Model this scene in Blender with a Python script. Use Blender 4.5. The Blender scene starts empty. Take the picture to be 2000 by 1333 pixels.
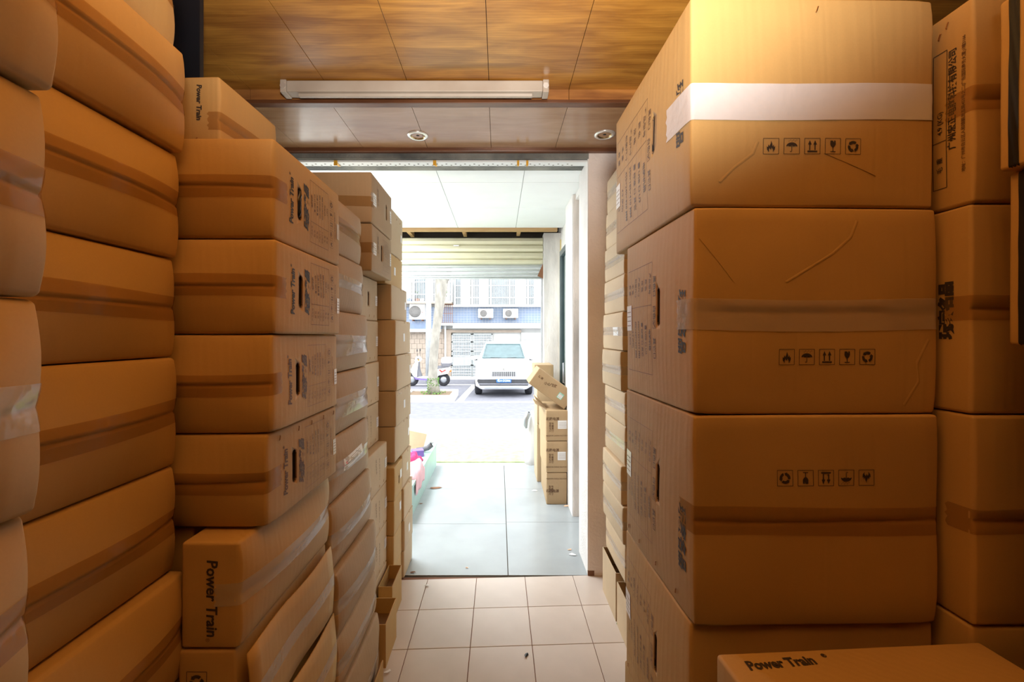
import bpy, bmesh, math, random
from mathutils import Vector, Matrix, noise, Euler
PI = math.pi
sc = bpy.context.scene
COL = sc.collection
H = 1.52          # eye height; pixel helpers turn the photo's 2000x1333 measures into metres on a plane y = Y
def X(u, Y): return (u - 975) / 850 * Y
def Z(v, Y): return H - (v - 655) / 850 * Y

# ------------------------------------------------------------------ camera, world, lights, exposure
cam = bpy.data.cameras.new('camera'); co = bpy.data.objects.new('camera', cam); COL.objects.link(co)
co.location = (0, 0, H); co.rotation_euler = (PI / 2, 0, 0)
cam.sensor_width = 36; cam.lens = 36 * 850 / 2000
cam.shift_x = 25 / 2000; cam.shift_y = -11.5 / 2000
cam.clip_start = 0.02; cam.clip_end = 200
sc.camera = co
sc.view_settings.view_transform = 'Standard'; sc.view_settings.look = 'None'
sc.view_settings.gamma = 1; sc.view_settings.use_curve_mapping = False
sc.view_settings.exposure = 0.75
w = bpy.data.worlds.new('overcast_sky'); sc.world = w; w.use_nodes = True
bg = w.node_tree.nodes['Background']
bg.inputs[0].default_value = (0.93, 0.97, 1.0, 1); bg.inputs[1].default_value = 3.4
sc.cycles.max_bounces = 10; sc.cycles.diffuse_bounces = 7; sc.cycles.transparent_max_bounces = 16

def lamp(name, kind, loc, energy, color, size=.3, rot=(0, 0, 0), size_y=None):
    l = bpy.data.lights.new(name, kind); l.energy = energy; l.color = color
    if kind == 'AREA':
        l.size = size
        if size_y: l.shape = 'RECTANGLE'; l.size_y = size_y
    if kind == 'POINT': l.shadow_soft_size = size
    o = bpy.data.objects.new(name, l); COL.objects.link(o); o.location = loc; o.rotation_euler = rot
    return o
# the photographer's flash, turned up to the wooden ceiling, and an added fill light, out of view in the left half of the entrance
f_ = lamp('bounce_flash', 'SPOT', (0.06, -0.12, 1.78), 150, (1.0, 0.93, 0.82), rot=(math.radians(155), 0, 0))
f_.data.spot_size = math.radians(88); f_.data.spot_blend = .6; f_.data.shadow_soft_size = .05
f2 = lamp('flash_spill', 'SPOT', (0.06, -0.12, 1.80), 175, (1.0, 0.95, 0.88), rot=(math.radians(137), 0, 0))
f2.data.spot_size = math.radians(100); f2.data.spot_blend = 1.0; f2.data.shadow_soft_size = .08
lamp('entrance_fill_light', 'AREA', (-1.35, 3.9, 2.66), 70, (0.93, 0.97, 1.0), .5, (0, 0, 0), 1.3)

# ------------------------------------------------------------------ materials
M = {}
def nodes(name):
    m = bpy.data.materials.new(name); m.use_nodes = True
    nt = m.node_tree; b = nt.nodes['Principled BSDF']
    return m, nt, b, nt.nodes.new, nt.links.new
def mat(name, col, rough=.6, metal=0, var=.12, scale=6, bump=0, bscale=80, spec=.4, stretch=(1, 1, 1), col2=None):
    m, nt, b, N, L = nodes(name)
    tc = N('ShaderNodeTexCoord'); mp = N('ShaderNodeMapping'); L(tc.outputs['Object'], mp.inputs[0]); mp.inputs['Scale'].default_value = stretch
    n = N('ShaderNodeTexNoise'); n.inputs['Scale'].default_value = scale; n.inputs['Detail'].default_value = 6
    L(mp.outputs[0], n.inputs['Vector'])
    r = N('ShaderNodeValToRGB'); c2 = col2 or tuple(c * (1 - var) for c in col); c1 = tuple(min(1, c * (1 + var * .6)) for c in col) if not col2 else col
    r.color_ramp.elements[0].color = (*c2, 1); r.color_ramp.elements[1].color = (*c1, 1)
    r.color_ramp.elements[0].position = .32; r.color_ramp.elements[1].position = .68
    L(n.outputs[0], r.inputs[0]); L(r.outputs[0], b.inputs['Base Color'])
    b.inputs['Roughness'].default_value = rough; b.inputs['Metallic'].default_value = metal
    b.inputs['Specular IOR Level'].default_value = spec
    if bump:
        n2 = N('ShaderNodeTexNoise'); n2.inputs['Scale'].default_value = bscale; L(mp.outputs[0], n2.inputs['Vector'])
        bp = N('ShaderNodeBump'); bp.inputs['Strength'].default_value = bump; bp.inputs['Distance'].default_value = .01
        L(n2.outputs[0], bp.inputs['Height']); L(bp.outputs[0], b.inputs['Normal'])
    M[name] = m; return m
def cardboard(name, col, rough=.62):
    m, nt, b, N, L = nodes(name)
    tc = N('ShaderNodeTexCoord'); oi = N('ShaderNodeObjectInfo')
    n = N('ShaderNodeTexNoise'); n.inputs['Scale'].default_value = 5; n.inputs['Detail'].default_value = 5; L(tc.outputs['Object'], n.inputs['Vector'])
    n3 = N('ShaderNodeTexNoise'); n3.inputs['Scale'].default_value = 260; n3.inputs['Detail'].default_value = 2; L(tc.outputs['Object'], n3.inputs['Vector'])
    hs = N('ShaderNodeHueSaturation'); hs.inputs['Color'].default_value = (*col, 1)
    a = N('ShaderNodeMath'); a.operation = 'MULTIPLY_ADD'; L(oi.outputs['Random'], a.inputs[0]); a.inputs[1].default_value = .16; a.inputs[2].default_value = .80
    a2 = N('ShaderNodeMath'); a2.operation = 'MULTIPLY_ADD'; L(n.outputs[0], a2.inputs[0]); a2.inputs[1].default_value = .22; L(a.outputs[0], a2.inputs[2])
    a3 = N('ShaderNodeMath'); a3.operation = 'MULTIPLY_ADD'; L(n3.outputs[0], a3.inputs[0]); a3.inputs[1].default_value = .08; L(a2.outputs[0], a3.inputs[2])
    L(a3.outputs[0], hs.inputs['Value']); L(hs.outputs[0], b.inputs['Base Color'])
    b.inputs['Roughness'].default_value = rough; b.inputs['Specular IOR Level'].default_value = .35
    wv = N('ShaderNodeTexWave'); wv.bands_direction = 'DIAGONAL'; wv.inputs['Scale'].default_value = 26; wv.inputs['Distortion'].default_value = 5; wv.inputs['Detail'].default_value = 1
    mp = N('ShaderNodeMapping'); mp.inputs['Scale'].default_value = (1, 1, .02); L(tc.outputs['Object'], mp.inputs[0]); L(mp.outputs[0], wv.inputs['Vector'])
    ns = N('ShaderNodeTexNoise'); ns.inputs['Scale'].default_value = 14; ns.inputs['Detail'].default_value = 4; L(tc.outputs['Object'], ns.inputs['Vector'])
    ad = N('ShaderNodeMath'); ad.operation = 'MULTIPLY_ADD'; L(ns.outputs[0], ad.inputs[0]); ad.inputs[1].default_value = 8; L(wv.outputs['Fac'], ad.inputs[2])
    bp = N('ShaderNodeBump'); bp.inputs['Strength'].default_value = .10; bp.inputs['Distance'].default_value = .002
    L(ad.outputs[0], bp.inputs['Height']); L(bp.outputs[0], b.inputs['Normal'])
    M[name] = m; return m
def tapemat(name, tint, alpha_diff, diff, rough=.12):
    m, nt, b, N, L = nodes(name)
    out = nt.nodes['Material Output']
    t = N('ShaderNodeBsdfTransparent'); t.inputs[0].default_value = (*tint, 1)
    b.inputs['Base Color'].default_value = (*diff, 1); b.inputs['Roughness'].default_value = rough; b.inputs['Specular IOR Level'].default_value = .6
    tc = N('ShaderNodeTexCoord'); n = N('ShaderNodeTexNoise'); n.inputs['Scale'].default_value = 30; n.inputs['Detail'].default_value = 3
    L(tc.outputs['Object'], n.inputs['Vector'])
    bp = N('ShaderNodeBump'); bp.inputs['Strength'].default_value = .5; bp.inputs['Distance'].default_value = .004
    L(n.outputs[0], bp.inputs['Height']); L(bp.outputs[0], b.inputs['Normal'])
    mx = N('ShaderNodeMixShader'); mx.inputs[0].default_value = alpha_diff
    L(t.outputs[0], mx.inputs[1]); L(b.outputs[0], mx.inputs[2]); L(mx.outputs[0], out.inputs[0])
    M[name] = m; return m
def glassmat(name, col, rough=.03, mixf=.35):
    m, nt, b, N, L = nodes(name)
    out = nt.nodes['Material Output']
    t = N('ShaderNodeBsdfTransparent'); t.inputs[0].default_value = (*col, 1)
    g = N('ShaderNodeBsdfGlossy'); g.inputs['Roughness'].default_value = rough
    mx = N('ShaderNodeMixShader'); mx.inputs[0].default_value = mixf
    L(t.outputs[0], mx.inputs[1]); L(g.outputs[0], mx.inputs[2]); L(mx.outputs[0], out.inputs[0]); M[name] = m
def woodmat(name, c1, c2, rough, sx=(1, 6, 6)):
    m, nt, b, N, L = nodes(name)
    tc = N('ShaderNodeTexCoord'); mp = N('ShaderNodeMapping'); mp.inputs['Scale'].default_value = sx; L(tc.outputs['Object'], mp.inputs[0])
    n = N('ShaderNodeTexNoise'); n.inputs['Scale'].default_value = 3.0; n.inputs['Detail'].default_value = 9; n.inputs['Distortion'].default_value = .5; L(mp.outputs[0], n.inputs['Vector'])
    n2 = N('ShaderNodeTexNoise'); n2.inputs['Scale'].default_value = 1.3; n2.inputs['Detail'].default_value = 3; L(tc.outputs['Object'], n2.inputs['Vector'])
    wv = N('ShaderNodeTexWave'); wv.bands_direction = 'Y'; wv.inputs['Scale'].default_value = 3.5; wv.inputs['Distortion'].default_value = 9; wv.inputs['Detail'].default_value = 3; L(mp.outputs[0], wv.inputs['Vector'])
    r = N('ShaderNodeValToRGB'); r.color_ramp.elements[0].color = (*c2, 1); r.color_ramp.elements[1].color = (*c1, 1)
    r.color_ramp.elements[0].position = .3; r.color_ramp.elements[1].position = .72
    ma = N('ShaderNodeMath'); ma.operation = 'MULTIPLY_ADD'; L(wv.outputs['Fac'], ma.inputs[0]); ma.inputs[1].default_value = .07; L(n.outputs[0], ma.inputs[2])
    mb = N('ShaderNodeMath'); mb.operation = 'MULTIPLY_ADD'; L(n2.outputs[0], mb.inputs[0]); mb.inputs[1].default_value = .3
    mc = N('ShaderNodeMath'); mc.operation = 'SUBTRACT'; L(ma.outputs[0], mc.inputs[0]); mc.inputs[1].default_value = .2; L(mc.outputs[0], mb.inputs[2])
    L(mb.outputs[0], r.inputs[0]); L(r.outputs[0], b.inputs['Base Color'])
    b.inputs['Roughness'].default_value = rough; b.inputs['Specular IOR Level'].default_value = .5
    M[name] = m
cardboard('kraft', (.50, .32, .12))
cardboard('kraft_pale_daylit', (.54, .41, .26))  # paler kraft, the daylight wash near the opening put into the colour
cardboard('kraft_daylit', (.42, .29, .16))  # kraft of the far cartons with neutral daylight put into the colour
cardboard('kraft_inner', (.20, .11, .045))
mat('hole_shade', (.025, .02, .018), .7)  # near-black insides of the hand holes, their shade put into the colour
tapemat('brown_tape', (.88, .77, .60), .22, (.42, .28, .14), .1)
tapemat('clear_tape_glare', (.92, .88, .82), .38, (.72, .68, .62), .12)  # clear tape whitened, daylight glare put into the diffuse colour
tapemat('white_tape', (.9, .9, .9), .90, (.74, .72, .74), .3)
mat('milky_tape_mat', (.60, .50, .38), .3)
tapemat('milky_tape', (.86, .78, .68), .55, (.70, .60, .50), .25)
mat('print_black', (.045, .033, .028), .6, var=.1)
mat('print_brown', (.13, .065, .03), .6, var=.2)
mat('print_faint', (.27, .17, .09), .6, var=.2)
mat('sticker', (.82, .82, .82), .35, var=.03)
mat('sticker_green', (.25, .55, .42), .4)
mat('black_tape', (.012, .014, .02), .3)
mat('staple', (.55, .33, .18), .3, 1)
woodmat('veneer', (.58, .27, .045), (.27, .10, .014), .30)
woodmat('soffit_veneer', (.42, .25, .14), (.30, .16, .08), .20, (1, 5, 5))
woodmat('trim_wood', (.55, .24, .06), (.26, .10, .03), .35)
woodmat('dark_trim', (.20, .075, .03), (.10, .035, .014), .35)
woodmat('batten_wood', (.50, .33, .15), (.38, .22, .09), .55)
mat('panel_white', (.80, .83, .85), .5, var=.02)
mat('joint_grey', (.48, .50, .50), .7)
mat('plaster_white', (.80, .78, .76), .8, var=.06, bump=.35, bscale=70)
mat('plaster_pink', (.88, .79, .74), .8, var=.10, scale=3, bump=.4, bscale=60)
mat('plaster_dirty', (.62, .57, .53), .85, var=.4, scale=5, bump=.4, stretch=(1, 1, .35))
mat('concrete', (.30, .30, .27), .9, scale=4, bump=.5, col2=(.08, .085, .085))
mat('concrete_light', (.78, .76, .73), .9, var=.3, scale=5, bump=.3, stretch=(1, 1, .3))
mat('dark_wall', (.03, .022, .016), .8)
mat('back_wall', (.03, .02, .014), .8)
mat('floor_tile', (.60, .52, .46), .30, var=.10, scale=3, spec=.5)
mat('grout', (.20, .09, .05), .9)
mat('grey_slab', (.34, .375, .39), .22, var=.12, scale=2.2, spec=.5)
mat('slab_gap', (.05, .035, .02), .9)
mat('batten_cream', (.56, .49, .41), .45, scale=3, col2=(.40, .32, .25))
mat('chrome_ring', (.80, .78, .74), .25, .6)
mat('brass', (.60, .48, .26), .25, .9)
mat('shutter_cream', (.62, .60, .44), .35, var=.06)
mat('shutter_grey', (.46, .50, .49), .4, .2, var=.06)
mat('rust', (.22, .10, .05), .8)
mat('aluminium', (.16, .20, .22), .35, .5)
mat('steel', (.45, .47, .50), .4, .6)
mat('foam_yellow', (.72, .55, .20), .8)
mat('yellow_tape', (.80, .42, .03), .5)
mat('teal', (.36, .56, .52), .4, var=.08)
mat('pink', (.82, .50, .56), .85, var=.1); mat('magenta', (.60, .06, .20), .8); mat('cream_cloth', (.85, .80, .72), .85)
mat('purple', (.20, .14, .45), .5); mat('grey_cloth', (.18, .18, .20), .8); mat('peach', (.86, .55, .36), .6)
mat('white_plastic', (.80, .80, .80), .35, var=.03)
mat('asphalt', (.20, .20, .23), .85, bump=.2); mat('pavement', (.50, .50, .48), .85); mat('turf', (.42, .55, .25), .95, var=.25, scale=12, bump=.5)
mat('road_paint', (.85, .85, .85), .6); mat('kerb_stone', (.62, .62, .62), .8)
mat('blue_wall_tile', (.20, .26, .38), .35, var=.08, scale=9); mat('wall_white', (.55, .55, .53), .8, var=.03); mat('stone_brick', (.38, .31, .25), .8, var=.1); mat('mortar', (.42, .36, .30), .9)
mat('window_dark', (.25, .30, .32), .1); mat('iron_white', (.66, .66, .66), .5); mat('gate_grey', (.45, .48, .48), .45, .3)
mat('bark', (.30, .28, .24), .9, var=.3, scale=8, bump=.8, bscale=30, stretch=(1, 1, .4)); mat('leaf', (.13, .28, .05), .7, var=.3); mat('soil', (.20, .14, .09), .9)
mat('car_white', (.82, .83, .85), .15, spec=.6, var=.01); mat('tyre', (.03, .03, .035), .8); mat('black_plastic', (.05, .05, .055), .5); mat('plate_blue', (.04, .16, .55), .4)
mat('chrome', (.75, .75, .78), .12, 1); mat('grille_dark', (.12, .12, .13), .4); mat('orange_lens', (.9, .3, .04), .3); mat('red_lens', (.7, .05, .04), .3); mat('headlamp', (.55, .62, .68), .1)
mat('screen_glass', (.09, .14, .15), .12)
glassmat('glass', (.75, .88, .88))
mat('car_inside', (.16, .22, .23), .7)
mat('utility_grey', (.50, .52, .53), .8); mat('ac_white', (.60, .60, .57), .5); mat('fan_grille', (.20, .19, .18), .6); mat('pot_blue', (.25, .35, .65), .4); mat('pot_brown', (.40, .20, .12), .6)

# ------------------------------------------------------------------ geometry helpers
class MB:
    def __init__(s): s.bm = bmesh.new()
    def box(s, x0, x1, y0, y1, z0, z1, bev=0, mi=0):
        r = bmesh.ops.create_cube(s.bm, size=1)['verts']
        for v in r: v.co = Vector(((x0 + x1) / 2 + v.co.x * (x1 - x0), (y0 + y1) / 2 + v.co.y * (y1 - y0), (z0 + z1) / 2 + v.co.z * (z1 - z0)))
        if bev:
            es = list({e for v in r for e in v.link_edges})
            bmesh.ops.bevel(s.bm, geom=es, offset=bev, segments=2, affect='EDGES', profile=.6)
        return s
    def tube(s, pts, rad, seg=8, cap=True):
        pts = [Vector(p) for p in pts]; rad = rad if isinstance(rad, (list, tuple)) else [rad] * len(pts)
        rings = []
        for i, p in enumerate(pts):
            d = (pts[min(i + 1, len(pts) - 1)] - pts[max(i - 1, 0)]).normalized()
            up = Vector((0, 0, 1)) if abs(d.z) < .9 else Vector((1, 0, 0))
            a = d.cross(up).normalized(); b = a.cross(d)
            rings.append([s.bm.verts.new(p + (a * math.cos(2 * PI * k / seg) + b * math.sin(2 * PI * k / seg)) * rad[i]) for k in range(seg)])
        for r0, r1 in zip(rings, rings[1:]):
            for k in range(seg): s.bm.faces.new((r0[k], r0[(k + 1) % seg], r1[(k + 1) % seg], r1[k]))
        if cap: s.bm.faces.new(rings[0]); s.bm.faces.new(rings[-1][::-1])
        return s
    def lathe(s, prof, c=(0, 0, 0), axis='z', seg=24):
        rings = []
        for r, h in prof:
            ring = []
            for k in range(seg):
                a = 2 * PI * k / seg
                p = {'z': (r * math.cos(a), r * math.sin(a), h), 'y': (r * math.cos(a), h, r * math.sin(a)), 'x': (h, r * math.cos(a), r * math.sin(a))}[axis]
                ring.append(s.bm.verts.new(Vector(p) + Vector(c)))
            rings.append(ring)
        for r0, r1 in zip(rings, rings[1:]):
            for k in range(seg): s.bm.faces.new((r0[k], r0[(k + 1) % seg], r1[(k + 1) % seg], r1[k]))
        return s
    def prism(s, poly, a0, a1, axis='y'):
        f = {'y': lambda p, t: (p[0], t, p[1]), 'x': lambda p, t: (t, p[0], p[1]), 'z': lambda p, t: (p[0], p[1], t)}[axis]
        A = [s.bm.verts.new(f(p, a0)) for p in poly]; B = [s.bm.verts.new(f(p, a1)) for p in poly]
        s.bm.faces.new(A); s.bm.faces.new(B[::-1]); n = len(poly)
        for i in range(n): s.bm.faces.new((A[i], B[i], B[(i + 1) % n], A[(i + 1) % n]))
        return s
    def build(s, name, m, parent=None, smooth=False):
        bmesh.ops.recalc_face_normals(s.bm, faces=s.bm.faces[:])
        me = bpy.data.meshes.new(name); s.bm.to_mesh(me); s.bm.free()
        return link(name, me, m, parent, smooth)
def link(name, me, m, parent=None, smooth=False):
    me.materials.clear()
    for mm in (m if isinstance(m, (list, tuple)) else [m]): me.materials.append(M[mm])
    if smooth:
        for p in me.polygons: p.use_smooth = True
    o = bpy.data.objects.new(name, me); COL.objects.link(o)
    if parent: o.parent = parent
    return o
def empty(name, loc=(0, 0, 0), rot=(0, 0, 0)):
    o = bpy.data.objects.new(name, None); COL.objects.link(o); o.location = loc; o.rotation_euler = rot; o.empty_display_size = .05
    return o
def tag(o, label=None, cat=None, group=None, kind=None):
    if label: o['label'] = label
    if cat: o['category'] = cat
    if group: o['group'] = group
    if kind: o['kind'] = kind
    return o
def struct(o, label=None): return tag(o, label, None, None, 'structure')

TXT = {}
def textmesh(s, size, bold=0, shear=0):
    k = (s, size, bold, shear)
    if k not in TXT:
        c = bpy.data.curves.new('t', 'FONT'); c.body = s; c.size = size; c.offset = bold; c.shear = shear
        c.align_x = 'CENTER'; c.align_y = 'CENTER'; c.resolution_u = 2; c.fill_mode = 'FRONT' if hasattr(c, 'fill_mode') else None
        o = bpy.data.objects.new('t', c); COL.objects.link(o)
        dg = bpy.context.evaluated_depsgraph_get(); dg.update()
        me = bpy.data.meshes.new_from_object(o.evaluated_get(dg))
        vs = [(v.co.x, v.co.y) for v in me.vertices]; fs = [tuple(p.vertices) for p in me.polygons]
        bpy.data.objects.remove(o); bpy.data.meshes.remove(me); bpy.data.curves.remove(c)
        TXT[k] = (vs, fs)
    return TXT[k]

# ------------------------------------------------------------------ cartons
AX = {'F': ((1, 0, 0), (0, 0, 1), (0, -1, 0)), 'K': ((-1, 0, 0), (0, 0, 1), (0, 1, 0)), 'L': ((0, -1, 0), (0, 0, 1), (-1, 0, 0)),
      'R': ((0, 1, 0), (0, 0, 1), (1, 0, 0)), 'T': ((1, 0, 0), (0, 1, 0), (0, 0, 1)), 'B': ((1, 0, 0), (0, -1, 0), (0, 0, -1))}
AX = {k: tuple(Vector(v) for v in t) for k, t in AX.items()}
class Carton:
    def __init__(s, x0, x1, y0, y1, z0, z1, label, group=None, rz=0, flaps=(), bulge=.004, lobe=.010, seed=0, holes=(), m='kraft', n=7, r=.007, rot=None, gap=.0012, cat='carton', name='carton', dent=.0):
        s.h = Vector(((x1 - x0) / 2, (y1 - y0) / 2, (z1 - z0) / 2 - gap)); s.r = r; s.flaps = flaps; s.bulge = bulge; s.lobe = lobe; s.seed = seed; s.ridge = lobe * 3.0 if lobe > .006 else lobe * .8; s.dent = dent
        s.root = empty(name, ((x0 + x1) / 2, (y0 + y1) / 2, z0), rot or (0, 0, math.radians(rz)))
        tag(s.root, label, cat, group)
        s.m = m; hz = (z1 - z0) / 2; s.off = Vector((0, 0, hz))
        rnd = random.Random(seed)
        def coords(hh, nn, seam):
            c = [-hh, -hh + r * .3, -hh + r * .65, -hh + r]
            inner = [(-hh + r) + (2 * hh - 2 * r) * i / nn for i in range(1, nn)]
            if seam: inner = [q for q in inner if abs(q) > .008] + [-.006, -.0018, 0, .0018, .006]
            return sorted(c + inner + [-q for q in c])
        vd = {}; verts = []; faces = []
        def vid(p):
            k = (round(p.x, 5), round(p.y, 5), round(p.z, 5))
            if k not in vd: vd[k] = len(verts); verts.append(s.deform(p)[0] + s.off)
            return vd[k]
        seamz = any(f in 'FKLR' for f in flaps)
        for f, (a, b, nn) in AX.items():
            ha, hb, hn = abs(a.dot(s.h)), abs(b.dot(s.h)), abs(nn.dot(s.h))
            ca = coords(ha, n, False); cb = coords(hb, n + (n % 2) + 1, seamz and f in 'FKLR')
            g = [[vid(a * i + b * j + nn * hn) for i in ca] for j in cb]
            for j in range(len(cb) - 1):
                for i in range(len(ca) - 1): faces.append((g[j][i], g[j][i + 1], g[j + 1][i + 1], g[j + 1][i]))
        me = bpy.data.meshes.new('body'); me.from_pydata([tuple(v) for v in verts], [], faces); me.update()
        s.body = link('body', me, m, s.root, True)
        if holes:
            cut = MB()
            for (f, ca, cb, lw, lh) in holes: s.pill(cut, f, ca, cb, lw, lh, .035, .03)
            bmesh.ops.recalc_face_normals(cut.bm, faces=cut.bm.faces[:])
            cm = bpy.data.meshes.new('c'); cut.bm.to_mesh(cm); cut.bm.free(); cm.materials.append(M[m]); cm.materials.append(M['hole_shade'])
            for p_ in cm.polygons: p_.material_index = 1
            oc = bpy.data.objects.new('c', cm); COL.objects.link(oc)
            s.body.data.materials.append(M['hole_shade'])
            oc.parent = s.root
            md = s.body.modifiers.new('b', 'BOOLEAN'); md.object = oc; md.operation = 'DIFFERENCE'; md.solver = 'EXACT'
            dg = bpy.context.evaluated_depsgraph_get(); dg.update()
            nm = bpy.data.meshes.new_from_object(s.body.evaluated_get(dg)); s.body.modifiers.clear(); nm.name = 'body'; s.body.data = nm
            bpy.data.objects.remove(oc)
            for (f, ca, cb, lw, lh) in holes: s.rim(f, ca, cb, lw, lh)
    def pillpts(s, lw, lh, k=8):
        r = lw / 2; d = lh / 2 - r
        return [(r * math.cos(t), d + r * math.sin(t)) for t in [PI * i / k for i in range(k + 1)]] + [(r * math.cos(t), -d + r * math.sin(t)) for t in [PI + PI * i / k for i in range(k + 1)]]
    def pill(s, mb, f, ca, cb, lw, lh, depth, out):
        a, b, nn = AX[f]; hn = abs(nn.dot(s.h)); pts = s.pillpts(lw, lh)
        A = [mb.bm.verts.new(a * (ca + p[0]) + b * (cb + p[1]) + nn * (hn + out) + s.off) for p in pts]
        B = [mb.bm.verts.new(a * (ca + p[0]) + b * (cb + p[1]) + nn * (hn - depth) + s.off) for p in pts]
        mb.bm.faces.new(A); mb.bm.faces.new(B[::-1]); n = len(pts)
        for i in range(n): mb.bm.faces.new((A[i], B[i], B[(i + 1) % n], A[(i + 1) % n]))
    def rim(s, f, ca, cb, lw, lh):
        pts = s.pillpts(lw + .001, lh + .001, 10); vs = []; fs = []; n = len(pts)
        for i, p in enumerate(pts):
            for j, (dd, sh) in enumerate(((0.0004, 1.0), (.0004, .90), (-.0025, .88))):
                pp, nn = s.face(f, ca + p[0] * sh + (.0008 * (-1) ** i if j else 0), cb + p[1] * (1 - (1 - sh) * .3), dd); vs.append(tuple(pp))
        for i in range(n):
            k = (i + 1) % n
            for j in range(2): fs.append((i * 3 + j, k * 3 + j, k * 3 + j + 1, i * 3 + j + 1))
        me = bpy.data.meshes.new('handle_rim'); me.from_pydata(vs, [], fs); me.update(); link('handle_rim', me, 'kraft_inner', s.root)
    def deform(s, p, groove=True):
        h, r = s.h, s.r
        inner = Vector([max(-(h[i] - r), min(h[i] - r, p[i])) for i in range(3)])
        d = p - inner
        nn = d.normalized() if d.length > 1e-9 else Vector((0, 0, 1))
        q = inner + nn * r
        disp = Vector((0, 0, 0))
        for f in 'FKLR':
            a, b, n = AX[f]; wgt = max(0, nn.dot(n)) ** 2
            if wgt <= 0: continue
            A = max(-1, min(1, p.dot(a) / abs(a.dot(h)))); B = max(-1, min(1, p.dot(b) / abs(b.dot(h))))
            if f in s.flaps:
                dd = s.lobe * abs(math.sin(PI * B)) ** .8 * (.4 + .3 * A * A) + s.ridge * (1 - abs(B)) * (1 - A ** 4) * (.6 + .4 * (1 - A * A)) + (.0025 * (1 - A ** 4) if B > .001 else 0) + s.lobe * .25 * noise.noise(Vector((A * 1.5, B * 1.2, s.seed * 3.1)))*(1-B*B)
                if groove and abs(p.dot(b)) < .0018: dd -= .003
            else:
                dd = s.bulge * (1 - A * A) * (1 - B * B)
            disp += n * (dd * wgt)
            disp += n * wgt * (.0022 * noise.noise(p * 6 + Vector((s.seed * 1.7, 0, 0))))
        if s.dent:
            for sx in (-1, 1):
                for sz in (-1, 1):
                    cpt = Vector((sx * h.x, -h.y, sz * h.z)); dist = (p - cpt).length; k = s.dent * (.5 + .5 * math.sin(s.seed * 7 + sx * 2 + sz * 5))
                    if dist < .06: disp += -cpt.normalized() * k * (1 - dist / .06) ** 2
        if nn.z > .5 or nn.z < -.5: disp.z = min(0, disp.z) if nn.z > 0 else max(0, disp.z)
        return q + disp, nn
    def face(s, f, A, B, off=.0007, groove=False):
        a, b, nn = AX[f]; ha, hn = abs(a.dot(s.h)), abs(nn.dot(s.h)); hb = abs(b.dot(s.h))
        if abs(B) > hb: p = a * A + b * math.copysign(hb, B) + nn * (hn - (abs(B) - hb))
        elif abs(A) <= ha: p = a * A + b * B + nn * hn
        else: p = a * math.copysign(ha, A) + b * B + nn * (hn - (abs(A) - ha))
        q, n = s.deform(p, groove)
        return q + n * off + s.off, n
    def tape(s, f, b0=0, width=.05, m='brown_tape', a0=None, a1=None, wrap=.05, off=.0009, name='tape', wob=.003, vertical=False):
        a, b, nn = AX[f]; ha = abs((b if vertical else a).dot(s.h)); rnd = random.Random(s.seed * 31 + int(b0 * 1000))
        a0 = -ha - wrap if a0 is None else a0; a1 = ha + wrap * rnd.uniform(.7, 1.2) if a1 is None else a1
        nl = 34; nw = 8; vs = []; fs = []; ph = rnd.uniform(0, 6)
        ts = sorted([a0 + (a1 - a0) * i / nl for i in range(nl + 1)] + [sg * (ha - k) for sg in (-1, 1) for k in (-.002, .0, .003, .006, .01) if a0 < sg * (ha - k) < a1])
        for i, t in enumerate(ts):
            for j in range(nw + 1):
                bb = b0 + (j / nw - .5) * width + wob * math.sin(t * 9 + ph)
                tt = t + (.0035 * math.sin(j * 2.4 + ph) if i in (0, len(ts) - 1) else 0)
                o2 = off + max(0, .0006 * math.sin(t * 60 + j))
                vs.append(tuple(s.face(f, bb, tt, o2)[0] if vertical else s.face(f, tt, bb, o2)[0]))
        for i in range(len(ts) - 1):
            for j in range(nw): k = i * (nw + 1) + j; fs.append((k, k + 1, k + nw + 2, k + nw + 1))
        me = bpy.data.meshes.new(name); me.from_pydata(vs, [], fs); me.update()
        o = link(name, me, m, s.root, True)
        lab = {'white_tape': 'wide opaque white tape', 'milky_tape': 'wrinkled milky beige tape', 'clear_tape_glare': 'shiny clear tape', 'black_tape': 'black tape along the corner'}.get(m)
        if lab: o['label'] = lab
        return o
    def decal(s, f, polys, m='print_black', name='print', off=.0008, ca=0, cb=0, ang=0):
        """polys: list of (verts2d, faces)"""
        c, sn = math.cos(math.radians(ang)), math.sin(math.radians(ang)); vs = []; fs = []
        for pv, pf in polys:
            k = len(vs)
            for (x, y) in pv: vs.append(tuple(s.face(f, ca + c * x - sn * y, cb + sn * x + c * y, off)[0]))
            fs += [tuple(i + k for i in q) for q in pf]
        me = bpy.data.meshes.new(name); me.from_pydata(vs, [], fs); me.update()
        return link(name, me, m, s.root)
    def text(s, f, st, ca, cb, size, ang=0, bold=0, shear=0, m='print_black', name='lettering', sx=1):
        v, fc = textmesh(st, size, bold, shear)
        return s.decal(f, [([(x * sx, y) for x, y in v], fc)], m, name, .0009, ca, cb, ang)
    def sticker(s, f, ca, cb, wd, ht, m='sticker', lines=True, ang=0):
        s.decal(f, [grid2(-wd / 2, wd / 2, -ht / 2, ht / 2)], m, 'shipping_label', .0014, ca, cb, ang)
        if lines: s.decal(f, [seg2((-wd * .4, ht * k), (wd * (.4 - .2 * abs(k)), ht * k), ht * .03, 2) for k in (-.3, -.12, .06, .24)], 'print_faint', 'label_text', .0019, ca, cb, ang)
    def staples(s, f, pts, ang=20):
        vs = MB()
        for (A, B) in pts:
            p, n = s.face(f, A, B, .001); p2, _ = s.face(f, A + .004, B + .011, .001)
            vs.tube([p, p + n * .0016, p2 + n * .0016, p2], .0012, 5)
        return vs.build('staple', 'staple', s.root)
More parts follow.
